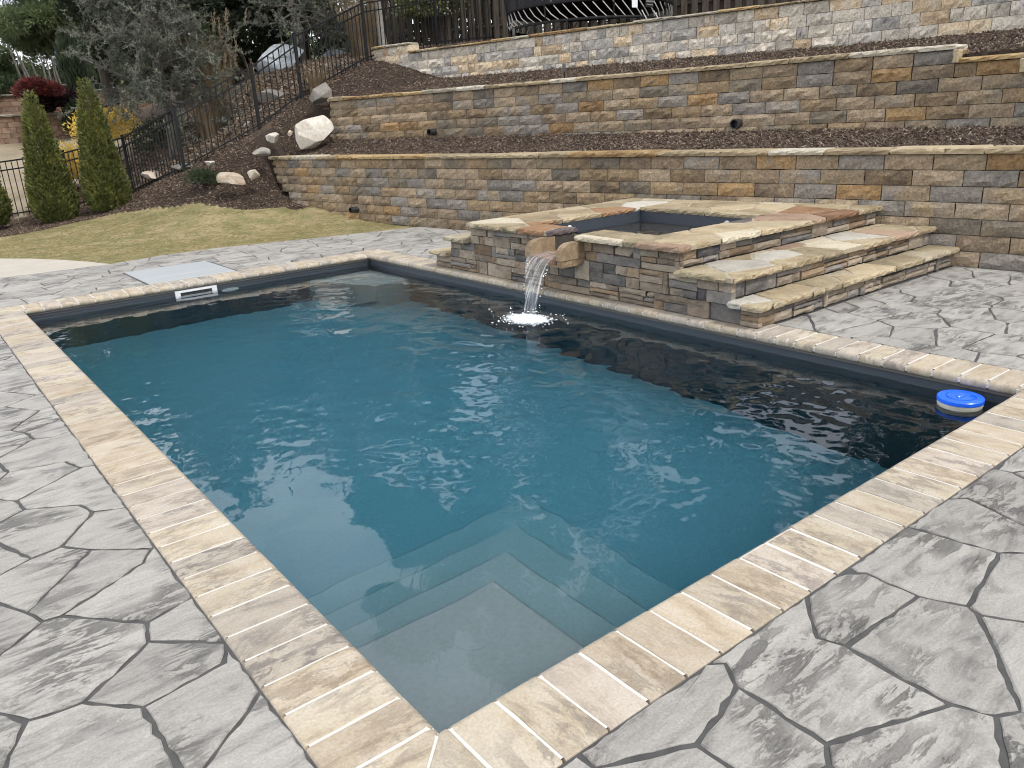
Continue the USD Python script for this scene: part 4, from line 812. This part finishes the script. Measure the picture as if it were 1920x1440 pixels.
for k_, (c, h, r, lab) in enumerate([((1.80, 16.35, .03), 2.42, .385, 'middle arborvitae, widest at its base, in the mulch by the fence'), ((2.66, 15.75, .18), 2.45, .37, 'arborvitae with yellowish tip in front of the golden shrub'), ((.72, 17.15, .0), 2.3, .38, 'arborvitae cut by the left edge of the photo')]):
    th = thing('arborvitae', lab, 'shrub', c, 'columnar arborvitae along the fence')
    part(th, 'trunk', tube([np.array(c) - [0, 0, .1], np.array(c) + [0, 0, h * .8]], [.04, .01]), BARK_D)
    part(th, 'foliage', arbor(c, h, r, 9000, 60 + k_), ARBM)
def bush(c, rad, n, seed, l, w, lumps=9, up_=.4, shell=.55):
    g = np.random.default_rng(seed); cs = rand_dirs(g, lumps) * np.array(rad) * .55; cs[:, 2] = np.abs(cs[:, 2]) * .9; k_ = g.integers(0, lumps, n); d = rand_dirs(g, n)
    rr = g.uniform(shell, 1, n) ** .7; P = np.array(c) + cs[k_] + d * np.array(rad) * .5 * (rr * g.uniform(.7, 1.1, n))[:, None]
    P[:, 2] = np.maximum(P[:, 2], c[2] - .05); return leaves(P, d + [0, 0, up_] + g.normal(0, .4, (n, 3)), g, l, w)
def shrub(name, lab, c, rad, n, seed, mtl, l=.06, w=.035, cat='shrub', stems=True, group=None):
    th = thing(name, lab, cat, (c[0], c[1], c[2] - rad[2] * .5), group); g = np.random.default_rng(seed + 900); b = np.array([c[0], c[1], c[2] - rad[2] * .6])
    part(th, 'stem', cat_([tube([b + g.normal(0, .03, 3) * [1, 1, 0], np.array(c) + (rand_dirs(g, 1)[0] * np.array(rad) * .45)], [.014, .006], 5) for _ in range(7)]), BARK_D)
    part(th, 'foliage', bush(c, rad, n, seed, l, w), mtl); return th
shrub('golden_shrub', 'round golden shrub between the two taller arborvitae behind the fence', (2.45, 18.7, .82), (.68, .6, .74), 6500, 1, GOLDM, .07, .03)
shrub('golden_shrub', 'golden shrub with drooping sprays behind the right arborvitae', (3.85, 19.9, 1.6), (1.0, .8, .8), 5200, 2, GOLDM, .07, .03)
shrub('evergreen_shrub', 'dark green shrub spreading under the grey cedar', (4.9, 18.9, 1.35), (1.0, .9, .7), 4200, 3, GREENM, .08, .03)
shrub('green_tuft', 'small green plant in the mulch left of the layered rock', (3.90, 13.75, .74), (.36, .34, .17), 900, 4, GREENM, .06, .025, 'plant')
for k_, (c, rad, m_, lab) in enumerate([((3.85, 28.4, 3.05), (.75, .6, .42), REDM, 'bright red shrub above the neighbouring block wall'), ((4.55, 29.2, 2.75), (.75, .6, .52), MAROONM, 'maroon shrub on the neighbouring terrace right of the red one'), ((3.9, 28.7, 2.62), (.5, .5, .42), MAROONM, 'dark maroon shrub under the bright red one'),
        ((3.0, 32.4, 3.3), (1.1, .8, .6), GREENM, 'low green shrub on the upper neighbouring terrace'), ((2.2, 31.6, 3.9), (.5, .5, 1.1), OLIVEM, 'yellow-green shrub at the left edge above the neighbouring walls')]):
    shrub('terrace_shrub', lab, c, rad, 2600, 20 + k_, m_, .12, .06)
shrub('neighbour_ivy', 'dark green vine clinging to the neighbouring block wall', (4.85, 28.55, 1.95), (.5, .3, .9), 1800, 31, DARKM, .12, .07, 'vine')
def upright(c, h, r, n, seed): 
    g = np.random.default_rng(seed); a = g.uniform(0, 6.28, n); t = g.uniform(0, 1, n); rr = r * np.sqrt(g.uniform(.2, 1, n)) * np.sin(np.pi * np.clip(.12 + .85 * t, 0, 1)) ** .6
    return leaves(np.column_stack([c[0] + rr * np.cos(a), c[1] + rr * np.sin(a), c[2] + t * h]), np.column_stack([np.cos(a) * .2, np.sin(a) * .2, np.ones(n)]) + g.normal(0, .15, (n, 3)), g, .35, .09)
for k_, (c, h, r, lab) in enumerate([((6.0, 33.4, 3.2), 2.0, .48, 'dark columnar evergreen beside the blue pinwheel'), ((6.6, 31.6, 2.7), 2.2, .5, 'dark columnar evergreen behind the cedar, right of its twin')]):
    th = thing('columnar_evergreen', lab, 'tree', c); part(th, 'trunk', tube([np.array(c) - [0, 0, .2], np.array(c) + [0, 0, h * .7]], [.06, .02]), BARK_D); part(th, 'foliage', upright(c, h, r, 1800, 70 + k_), DARKM)
pw = thing('garden_pinwheel', 'dark blue garden pinwheel on a pole far behind the neighbouring terraces', 'pinwheel', (6.5, 37.9, 3.4)); part(pw, 'pole', tube([(6.5, 37.9, 3.2), (6.5, 37.9, 4.75)], .02), BLACK)
bl_m = plain('pinwheel_blue', hexc('33456c'), .35); fwd = np.array([CAM[0] - 6.5, CAM[1] - 37.9, 0]); fwd /= np.linalg.norm(fwd); sd_ = np.array([-fwd[1], fwd[0], 0])
for k_ in range(9):
    a = k_ * 2 * math.pi / 9; dr = sd_ * math.cos(a) + np.array([0, 0, math.sin(a)]); pr = -sd_ * math.sin(a) + np.array([0, 0, math.cos(a)]); c = np.array([6.5, 37.9, 4.75]) + fwd * .04
    v = np.array([c, c + dr * .3 + pr * .10 + fwd * .06, c + dr * .44, c + dr * .3 - pr * .07 - fwd * .03]); part(pw, 'blade', quads(np.vstack([v, v + fwd * .006]), [[0, 1, 2, 3], [7, 6, 5, 4], [0, 4, 5, 1], [1, 5, 6, 2], [2, 6, 7, 3], [3, 7, 4, 0]]), bl_m)
gbm = np.random.default_rng(8)
pk = thing('stake_fence', 'row of bare tan canes standing behind the neighbouring terrace', 'canes', (5.8, 38.4, 3.6))
for k_ in range(12):
    b = np.array([4.9 + k_ * .17, 37.4 - k_ * .1, 3.2]); part(pk, 'cane', tube([b, b + np.array([gbm.normal(-.12, .12), 0, 1.3 + gbm.uniform(0, .8)])], [.045, .03], 5), BARK)
def grass_clump(name, lab, c, h, spread, n, seed, plumes, mtl=STRAW, group=None):
    g = np.random.default_rng(seed); th = thing(name, lab, 'ornamental grass', c, group); V, Fq = [], []; tips = []
    for i in range(n):
        a = g.uniform(0, 6.28); rb = spread * .25 * math.sqrt(g.random()); l = h * g.uniform(.45, 1.05); le = spread * g.uniform(.1, 1.0) * l / h; b = np.array([c[0] + rb * math.cos(a), c[1] + rb * math.sin(a), c[2] - .03]); o = np.array([math.cos(a), math.sin(a), 0]); s_ = np.array([-math.sin(a + g.normal(0, .8)), math.cos(a), 0]) * g.uniform(.003, .007); k_ = len(V)
        dr = g.uniform(0, .35) * (g.random() < .35)
        for j in range(5):
            t = j / 4; p = b + o * le * t ** 2 + np.array([0, 0, l * (t - dr * t ** 3)]); V += [p - s_ * (1 - .85 * t), p + s_ * (1 - .85 * t)]
        for j in range(4): Fq.append([k_ + 2 * j, k_ + 2 * j + 1, k_ + 2 * j + 3, k_ + 2 * j + 2])
        tips.append((b + o * le + np.array([0, 0, l * (1 - dr)]), o))
    part(th, 'blades', quads(np.array(V), Fq), mtl)
    if plumes:
        Pp, Dp = [], []
        for p, o in [tips[i] for i in g.choice(n, plumes, replace=False)]:
            for s_ in range(40): t = g.random(); Pp.append(p + o * .08 * t + np.array([0, 0, .30 * (t - .5)]) + g.normal(0, .012, 3)); Dp.append(o * .4 + np.array([0, 0, 1.]) + g.normal(0, .3, 3))
        part(th, 'plumes', leaves(np.array(Pp), np.array(Dp), g, .06, .015), PLUME)
grass_clump('tall_grass', 'tall tan grass with plumes between the cedar and the boulder', (5.55, 16.9, 1.7), 2.15, .75, 420, 1, 26)
grass_clump('tall_grass', 'tan grass hanging through the fence pickets above the grey cedar trunk', (5.0, 16.3, 1.45), 1.1, .8, 300, 2, 0)
grass_clump('tall_grass', 'dense tan grass clump behind the fence left of the upper wall', (8.95, 16.5, 3.0), 2.0, .9, 520, 3, 20)
grass_clump('tall_grass', 'tan grass clump with white plumes furthest up by the fence post', (9.5, 17.3, 3.1), 2.0, .9, 420, 4, 14)
grass_clump('tall_grass', 'low drooping straw clump at the foot of the fence beside the tilted boulder', (6.62, 14.35, 2.22), .65, .55, 240, 5, 0)
grass_clump('tall_grass', 'single arching grass stems below the pale blue boulder', (6.3, 16.6, 2.2), 1.2, .6, 60, 6, 6)

def limb(g, p, d, l, n=5, droop=0.0, wig=.18):
    pts = [np.array(p, float)]; d = np.array(d, float)
    for i in range(n): d = d + g.normal(0, wig, 3) + np.array([0, 0, -droop]); d /= np.linalg.norm(d); pts.append(pts[-1] + d * l / n)
    return np.array(pts)
def cedar(name, lab, base, h, spread, seed, nb, mtl, bark, low=.2, tuft_l=.06, top_open=1.0, twigs=9, lean=(0, 0)):
    g = np.random.default_rng(seed); th = thing(name, lab, 'tree', base); b = np.array(base, float)
    tr = np.array([b + [lean[0] * t, lean[1] * t, h * t - .15 * (t == 0)] + np.append(g.normal(0, .04, 2), 0) * (t > 0) for t in np.linspace(0, 1, 8)])
    part(th, 'trunk', tube(tr, np.linspace(.13, .03, 8), 10), bark, smooth=60)
    limbs, P, D = [], [], []
    for i in range(nb):
        t = low + (1 - low) * (i + g.random()) / nb; a = g.uniform(0, 6.28); st = b + [lean[0] * t, lean[1] * t, h * t]; L = spread * (1.1 - .75 * t) * g.uniform(.6, 1.15) * min(1, .5 + t / max(low, .05) * .4)
        br = limb(g, st, (math.cos(a), math.sin(a), g.uniform(-.25, .5)), L, 7, g.uniform(-.06, .08)); limbs.append(tube(br, np.linspace(.03, .006, len(br)), 4, False))
        for k_ in range(twigs):
            u = g.uniform(.25, 1); j = min(int(u * 7), 6); p = br[j] + (br[j + 1] - br[j]) * (u * 7 - j); dd = (br[j + 1] - br[j]); dd /= np.linalg.norm(dd); d = dd * .6 + g.normal(0, .6, 3) + [0, 0, .15]; tw = limb(g, p, d / np.linalg.norm(d), L * g.uniform(.15, .4), 5, .02, .25); limbs.append(tube(tw, np.linspace(.009, .003, len(tw)), 3, False))
            for q in np.linspace(0, 4.99, 12): jj = int(q); pp = tw[jj] + (tw[jj + 1] - tw[jj]) * (q - jj); P += [pp] * 4; D += list(rand_dirs(g, 4) + [0, 0, .35])
    part(th, 'limbs', cat_(limbs), bark); part(th, 'crown', leaves(np.array(P), np.array(D), g, tuft_l, tuft_l * .28), mtl)
cedar('blue_cedar', 'wide grey-green cedar with twisting limbs and pale trunk behind the fence', (4.42, 17.0, 1.1), 5.6, 2.1, 3, 120, CEDM, BARK, low=.16, twigs=13, tuft_l=.075)
cedar('blue_cedar', 'grey-green cedar reaching over the pale blue boulder', (8.42, 18.8, 3.05), 5.2, 2.3, 4, 95, CEDM, BARK, low=.18, twigs=12, tuft_l=.075)
cedar('pale_trunk_tree', 'tree with white trunk behind the fence above the upper wall end', (10.2, 17.6, 3.25), 4.5, 1.1, 5, 40, OLIVEM, plain('pale_bark', hexc('b0aca4'), .8, var=.25), low=.45, twigs=8, lean=(-.4, .2))
def crown(g, c, rad, n, size, lumps, flat=.45, wr=.4):
    cs = rand_dirs(g, lumps) * g.uniform(.3, 1, (lumps, 1)) ** .6 * np.array(rad); sz = g.uniform(.18, .36, lumps) * min(rad[0], rad[1]); k_ = g.integers(0, lumps, n); d = rand_dirs(g, n)
    P = np.array(c) + cs[k_] + d * (sz[k_] * g.uniform(.45, 1.05, n) ** .6)[:, None] * np.array([1, 1, flat + .2]); return leaves(P, d * .7 + [0, 0, .2] + g.normal(0, .5, (n, 3)), g, size, size * wr), cs
def big_tree(name, lab, base, h, rad, cz, n, size, seed, mtl, bark, lumps=34, tr=.22, group=None, wr=.4):
    g = np.random.default_rng(seed); th = thing(name, lab, 'tree', base, group); b = np.array(base, float); c = b + [0, 0, cz]
    part(th, 'trunk', tube([b - [0, 0, .3], b + [g.normal(0, .1), g.normal(0, .1), h * .5], b + [g.normal(0, .2), g.normal(0, .2), h * .93]], [tr, tr * .7, tr * .15], 10), bark, smooth=60)
    f_, cs = crown(g, c, rad, n, size, lumps, wr=wr); lim = []
    for q in cs[:22]:
        e = c + q * .9; t = np.clip((e[2] - b[2]) * .75 / h, .1, .9); s_ = b + [0, 0, h * t]; lim.append(tube([s_, (s_ + e) / 2 + g.normal(0, .15, 3), e], [tr * .3, tr * .2, .02], 5, False))
    part(th, 'limbs', cat_(lim), bark); part(th, 'crown', f_, mtl)
ev = 'dark evergreens behind the cedars'
for k_, (x, y, z, h, rx, cz, n, lab) in enumerate([(6.2, 21.6, 2.0, 7, 1.7, 2.9, 15000, 'dark evergreen close behind the grass plumes'), (8.0, 22.6, 3.0, 7, 2.0, 2.7, 16000, 'dark evergreen behind the pale blue boulder'), (9.9, 21.8, 3.3, 7.5, 1.9, 3.2, 15000, 'dark evergreen above the far end of the wooden fence'), (5.2, 25, 2.2, 8.0, 1.5, 4.4, 12000, 'dark evergreen showing between the cedar and the pine')]):
    big_tree('evergreen_tree', lab, (x, y, z), h, (rx, rx, 3.2), cz, n * 2, .13, 300 + k_, DARKM, BARK_D)
shr = [('flowering_shrub', 'yellow-green shrub dotted with white flowers left of the second fence post', (11.3, 16.9, 4.15), (1.0, .8, 1.0)), ('flowering_shrub', 'yellow-green flowering shrub just left of the trampoline', (12.6, 16.3, 4.15), (1.0, .8, 1.0))]
for k_, (nm, lab, c, rad) in enumerate(shr):
    th = shrub(nm, lab, c, rad, 2600, 40 + k_, OLIVEM, .12, .05); part(th, 'flowers', bush(c, np.array(rad) * 1.02, 260, 55 + k_, .07, .06), BLOOMM)
pi_ = 'tall pines beyond the left fence'
for k_, (x, y, z, h, rx, rz, cz, n, lab) in enumerate([(7.3, 42, 3.6, 17, 3.2, 4.8, 4.7, 26000, 'tall pine at top left above the neighbouring terraces'), (10.0, 41, 3.8, 15, 2.8, 4.8, 4.7, 20000, 'pine with brownish lower limbs right of the tall one'), (5.2, 48, 2.6, 4.5, 1.6, 1.5, 2.2, 6000, 'shorter pine touching the left edge of the photo')]):
    big_tree('pine_tree', lab, (x, y, z), h, (rx, rx, rz), cz, n * 3, .30, 400 + k_, PINEM, BARK_D, lumps=80, tr=.2, wr=.17)
for k_, (x, y, z, h, rx, rz, cz, n) in enumerate([(15.5, 27, 3.8, 22, 3.4, 8.8, 11.5, 30000), (19.0, 22.5, 3.8, 25, 3.7, 10.0, 12.8, 32000), (21.5, 16, 3.9, 24, 3.7, 9.6, 12.4, 30000), (22, 9, 3.9, 25, 3.8, 10.0, 12.8, 30000), (21.5, 2, 3.7, 22, 3.6, 8.8, 11.4, 24000)]):
    big_tree('background_tree', ['dark trunk and crown behind the left end of the wooden fence', 'tall conifer whose crown stands over the white-flowered shrubs', 'dark conifer standing behind the trampoline net', 'tall conifer behind the gapped boards right of the trampoline', 'dark conifer hidden behind the right end of the top wall'][k_], (x, y, z), h, (rx, rx, rz), cz, n, .36, 500 + k_, PINEM if k_ % 2 else DARKM, BARK_D, lumps=64, tr=.3, group=None)
hedge = thing('understory', 'dense dark undergrowth filling the gap behind the wooden fence', 'undergrowth', (16, 16, 3.5), kind='stuff')
g_ = np.random.default_rng(78); part(hedge, 'foliage', cat_([crown(g_, (x + 1.2, y + 1.5, 4.3), (1.7, 1.7, 1.9), 2600, .22, 14, .9)[0] for x, y in zip(np.linspace(9.0, 20.5, 13), np.linspace(25.0, 4.0, 13))]), DARKM)
litter = None
far = [thing('far_tree_line', 'distant wooded rise closing the view behind the terraces', 'wood', (10, 60, 4), kind='stuff')]
g_ = np.random.default_rng(77); part(far[0], 'foliage', cat_([crown(g_, (x, 58 + 6 * math.sin(x), 4.6 + 1.5 * math.sin(x * 1.7)), (4.5, 3.5, 3.2), 2400, .7, 16)[0] for x in np.arange(14.0, 64, 5.0)]), PINEM)

# ------------------------------------------------------------------ neighbouring terraces
def nwall(name, lab, p0, p1, z0, rows, seed, bl=.42, rh=.165, sag=0.0):
    g = np.random.default_rng(seed); p0, p1 = np.array(p0, float), np.array(p1, float); t = (p1 - p0); L = np.linalg.norm(t); t /= L; n = np.array([t[1], -t[0]]); th = thing(name, lab, 'retaining wall', (*((p0 + p1) / 2), z0))
    for k_ in range(rows):
        d = -(k_ % 2) * bl * .5
        while d < L:
            a, b_ = max(0, d), min(L, d + bl); d += bl
            if b_ - a > .06: part(th, 'block', block(np.array([*(p0 + t * a), z0 + k_ * rh]), np.array([*t, 0]), np.array([*n, 0]), b_ - a - .012, rh - .008, .25, nu=2, nv=1, bump=.008, rg=g), NB[g.integers(2)])
    d = 0.0
    while d < L: e = min(L, d + g.uniform(.5, .9)); q = [p0 + t * d + n * .06, p0 + t * (e - .01) + n * .06, p0 + t * (e - .01) - n * .3, p0 + t * d - n * .3]; part(th, 'cap_stone', slab(Polygon(q), z0 + rows * rh, z0 + rows * rh + .07, cham=.02, wob=.008, rough=.012, step=.2, rg=g), NBCAP); d = e
nwall('neighbour_wall', 'brown block wall at the foot of the neighbouring terraces', (-3.0, 32.2), (5.2, 28.6), 1.55, 5, 1)
nwall('neighbour_wall', 'second brown block wall above the neighbouring shrubs', (-2.0, 35.2), (3.95, 31.9), 2.45, 4, 2); nwall('neighbour_wall', 'brown block wall stepping up right of the maroon shrub', (4.7, 31.6), (7.2, 29.2), 2.3, 5, 3); nwall('neighbour_wall', 'farthest brown block wall under the bare canes', (4.4, 35.8), (7.0, 33.6), 2.9, 4, 4)
back = thing('neighbour_terrace', kind='structure'); part(back, 'terrace_soil', cat_([polymesh(Polygon([(-3, 32.5), (5.2, 28.9), (6.5, 30), (4, 32.4), (-2, 35.5)]), 2.36), polymesh(Polygon([(-2, 35.3), (3.95, 32.1), (7.2, 29.5), (8, 31), (7, 34), (4.4, 36.2), (-2, 39)]), 3.08), polymesh(Polygon([(4.3, 36), (7, 33.8), (9, 36), (8, 44), (-4, 46), (-4, 38)]), 3.52)]), HILLM)

# ------------------------------------------------------------------ wooden fence, trampoline
wfz = thing('wooden_fence', 'tall weathered board-on-board wooden fence behind the trampoline', 'fence', (13.5, 13, 3.3))
A, B = np.array([10.6, 19.0]), np.array([15.6, 7.4]); t = B - A; L = np.linalg.norm(t); t /= L; n = np.array([t[1], -t[0]]); n = n if n @ (CAM[:2] - A) > 0 else -n
gw = np.random.default_rng(6); k_ = 0; d = 0.0
while d < L:
    p = A + t * d; s_ = .045 if k_ % 2 else -.045; z_ = gz(*p) - .06; q0, q1 = p + n * s_, p + t * .135 + n * s_
    v = [[*(q + n * e * .009), z] for z in (z_, z_ + 1.85 + gw.normal(0, .01)) for q, e in ((q0, -1), (q1, -1), (q1, 1), (q0, 1))]
    part(wfz, 'board', quads(np.array(v), [[0, 3, 2, 1], [4, 5, 6, 7], [0, 1, 5, 4], [1, 2, 6, 5], [2, 3, 7, 6], [3, 0, 4, 7]]), WOOD[k_ % 2 if gw.random() < .8 else gw.integers(2)]); d += .118; k_ += 1
for hh in (.35, 1.0, 1.65):
    part(wfz, 'rail', tube([[*A, gz(*A) + hh], [*((A + B) / 2), gz(*((A + B) / 2)) + hh], [*B, gz(*B) + hh]], .032, 4), WOOD[1])
for d in np.arange(.2, L, 2.4): p = A + t * d - n * .09; part(wfz, 'post', bx(p[0] - .045, p[0] + .045, p[1] - .045, p[1] + .045, gz(*p) - .1, gz(*p) + 1.95), WOOD[1])
tp = np.array([11.30, 11.20]); TR = 1.66; tz = 3.19; TH = .30
tram = thing('trampoline', 'round black trampoline with white slanted rods and net above the top wall', 'trampoline', (*tp, 2.95))
ring = lambda r, z, rr, nn=48: tube([[tp[0] + r * math.cos(a), tp[1] + r * math.sin(a), z] for a in np.linspace(0, 2 * math.pi, nn + 1)], rr, 6, False)
part(tram, 'frame_ring', ring(TR - .06, tz, .028), BLACK, smooth=60); part(tram, 'mat_ring', cat_([ring(TR, tz + TH, .022), lathe([(0, tz + TH), (TR, tz + TH), (TR, tz + TH - .012), (0, tz + TH - .012)], 48, (*tp, 0))]), BLACK, smooth=40)
for i in range(56):
    a = i * 2 * math.pi / 56; a2 = a - .16; p0 = np.array([tp[0] + (TR - .05) * math.cos(a), tp[1] + (TR - .05) * math.sin(a), tz + .02]); p1 = np.array([tp[0] + (TR - .01) * math.cos(a2), tp[1] + (TR - .01) * math.sin(a2), tz + TH - .03]); mm_ = (p0 + p1) / 2; mm_[:2] += (mm_[:2] - tp) * .02; mm_[2] -= .02
    part(tram, 'rod', tube([p0, mm_, p1], .0105, 5), GALV, smooth=60)
for i in range(14):
    a = i * 2 * math.pi / 14 + .1; x_, y_ = tp[0] + (TR - .06) * math.cos(a), tp[1] + (TR - .06) * math.sin(a); part(tram, 'leg', tube([(x_, y_, gz(x_, y_) - .02), (x_, y_, tz)], .022, 6), BLACK)
part(tram, 'base_ring', ring(TR - .06, 3.0, .022), BLACK)
part(tram, 'net', lathe([(TR + .02, tz + TH), (TR + .10, tz + TH + .9), (TR + .12, tz + TH + 1.7)], 48, (*tp, 0)), NET, smooth=60)
for i in range(8):
    a = i * math.pi / 4 + .3; part(tram, 'net_pole', tube([(tp[0] + TR * math.cos(a), tp[1] + TR * math.sin(a), tz + .05), (tp[0] + (TR + .16) * math.cos(a), tp[1] + (TR + .16) * math.sin(a), tz + TH + .9), (tp[0] + (TR + .13) * math.cos(a), tp[1] + (TR + .13) * math.sin(a), tz + TH + 1.75)], .014, 6), BLACK)
def facing(a): return np.array([math.cos(a), math.sin(a), 0]), np.array([-math.sin(a), math.cos(a), 0])
def plate(a, r, z0, z1, w, th_=.006):
    o, s_ = facing(a); c = np.array([*tp, 0]) + o * r; v = [c + s_ * q + o * e + [0, 0, z] for z in (z0, z1) for q, e in ((-w / 2, 0), (w / 2, 0), (w / 2, th_), (-w / 2, th_))]
    return quads(np.array(v), [[0, 3, 2, 1], [4, 5, 6, 7], [0, 1, 5, 4], [1, 2, 6, 5], [2, 3, 7, 6], [3, 0, 4, 7]])
ac = math.atan2(CAM[1] - tp[1], CAM[0] - tp[0])
part(tram, 'paper_tag', plate(ac + .52, TR + .03, tz + TH - .16, tz + TH + .10, .12), WHITE); pl = part(tram, 'name_plate', plate(ac + .72, TR + .035, tz + TH - .15, tz + TH - .01, .20), BLACK)
o, s_ = facing(ac + .72)
for i, (wrd, zz, hh) in enumerate((('SPRINGFREE', -.065, .026), ('TRAMPOLINE', -.115, .018))):
    tm = meshkit.text_mesh(wrd, hh, .002); v = tm.vertices.copy(); v[:, 0] -= v[:, 0].mean(); tm.vertices = (np.array([*tp, 0]) + o * (TR + .042) + [0, 0, tz + TH + zz]) + v[:, :1] * s_ + v[:, 1:2] * np.array([0, 0, 1.]) + v[:, 2:] * o; part(pl, 'lettering', tm, GALV)
for sg in (.62, .80):
    o, s_ = facing(ac + sg); p0 = np.array([*tp, tz + .1]) + o * (TR + .02); part(tram, 'ladder_rail', tube([p0, p0 + o * .22 + s_ * .06 + [0, 0, -.34]], .012, 5), GALV)
for k_, (p0, p1, z_, lab) in enumerate([((10.75, 14.75), (11.15, 13.7), 3.02, 'short pale block wall with tan cap left of the trampoline'), ((12.35, 9.95), (12.3, 9.1), 3.02, 'short pale block wall with tan cap right of the trampoline')]):
    p0, p1 = np.array(p0), np.array(p1); t_ = (p1 - p0); L_ = np.linalg.norm(t_); t_ /= L_; n_ = np.array([t_[1], -t_[0]]); n_ = n_ if n_ @ (CAM[:2] - p0) > 0 else -n_
    if np.cross(t_, n_) < 0: pass
    th = thing('side_wall', lab, 'retaining wall', (*p0, 2.9)); m_ = int(L_ / .33) + 1
    for i in range(m_): a = p0 + t_ * L_ * i / m_; q = [a, a + t_ * (L_ / m_ - .006), a + t_ * (L_ / m_ - .006) - n_ * .2, a - n_ * .2]; part(th, 'block', slab(Polygon(q).buffer(0), 2.85, z_ + .13, cham=.01, wob=.003, rough=.008, step=.08), PALE[i % 3])
    q = [p0 - t_ * .05 + n_ * .04, p1 + t_ * .05 + n_ * .04, p1 + t_ * .05 - n_ * .24, p0 - t_ * .05 - n_ * .24]; part(th, 'cap_stone', slab(Polygon(q).buffer(0), z_ + .132, z_ + .18, cham=.01, wob=.005, rough=.01, step=.06), CAPM[1])

# ------------------------------------------------------------------ small things
for k_, (x, y, lab) in enumerate([(8.2, 8.55, 'slim black path light standing in the mulch above the middle wall'), (9.45, 11.35, 'slim grey path light standing behind the upper wall cap')]):
    z_ = gz(x, y); th = thing('path_light', lab, 'garden light', (x, y, z_)); part(th, 'stake', tube([(x, y, z_ - .05), (x, y, z_ + .12)], .012, 8), BLACK); part(th, 'lamp_head', lathe([(0, .12), (.02, .12), (.028, .14), (.028, .24), (.02, .25), (0, .25)], 14, (x, y, z_)), plain('lamp_grey', hexc('55585a'), .4), smooth=40)
def drain(C, d, z, r, lab, off):
    p = C.at(d); q = C.at(d + .05); t_ = (q - p) / np.linalg.norm(q - p); n_ = np.array([-t_[1], t_[0], 0]); th = thing('drain_pipe', lab, 'drain pipe', (*p, z)); m1 = lathe([(r * .8, .0), (r * .8, .16), (r, .16), (r, .12), (r * .92, .11), (r, .10), (r * .92, .08), (r, .07), (r, -.1)], 20); c2 = lathe([(0, .06), (r * .8, .06)], 20)
    R = np.eye(4); zc = n_; xc = np.cross([0, 0, 1.], zc); R[:3, 0] = xc; R[:3, 1] = np.cross(zc, xc); R[:3, 2] = zc; R[:3, 3] = [p[0] + n_[0] * off, p[1] + n_[1] * off, z]
    m1.apply_transform(R); c2.apply_transform(R); part(th, 'pipe', m1, PLASTIC_B, smooth=40); part(th, 'grate', c2, PLASTIC_B)
yi = lambda C, y: np.interp(y, C.p[:70, 1], C.s[:70]) if np.all(np.diff(C.p[:70, 1]) > 0) else C.s[np.argmin(np.abs(C.p[:, 1] - y))]
drain(C2, yi(C2, 5.15), 1.30, .062, 'black corrugated drain pipe in the middle wall above the spa', -.07); drain(C2, yi(C2, 10.4), 1.36, .055, 'black drain pipe low in the left part of the middle wall', -.05); drain(C1, yi(C1, 10.7), .20, .05, 'small dark drain pipe in the lowest wall above the lawn', -.05)
cc = np.array([3.64, .25, WZ]); cc[2] += .016; ch = thing('chlorine_floater', 'round blue and white chlorine dispenser floating in the pool corner', 'chlorine floater', cc)
R_ = .115
part(ch, 'float_body', lathe([(0, -.10), (.05, -.10), (.055, -.03), (R_ * .96, -.02), (R_, -.005), (R_, .010), (R_ * .985, .013), (0, .013)], 40, cc), CREAM, smooth=40)
lidp = part(ch, 'lid', lathe([(0, .012), (R_ * 1.02, .012), (R_ * 1.03, .014), (R_ * 1.03, .032), (R_ * 1.0, .036), (R_ * .68, .037), (R_ * .66, .031), (R_ * .60, .031), (R_ * .58, .039), (0, .040)], 40, cc), BLUE, smooth=30)
part(lidp, 'turn_grip', slab(Polygon([(cc[0] + .045 * math.cos(a) * .9 + .0, cc[1] + .018 * math.sin(a)) for a in np.linspace(0, 6.28, 18)[:-1]]), cc[2] + .036, cc[2] + .048, cham=.004, wob=0, rough=0, step=.02), BLUE); part(lidp, 'vent_knob', lathe([(0, .052), (.008, .052), (.010, .035)], 12, cc + [.035, -.05, 0]), BLUE)
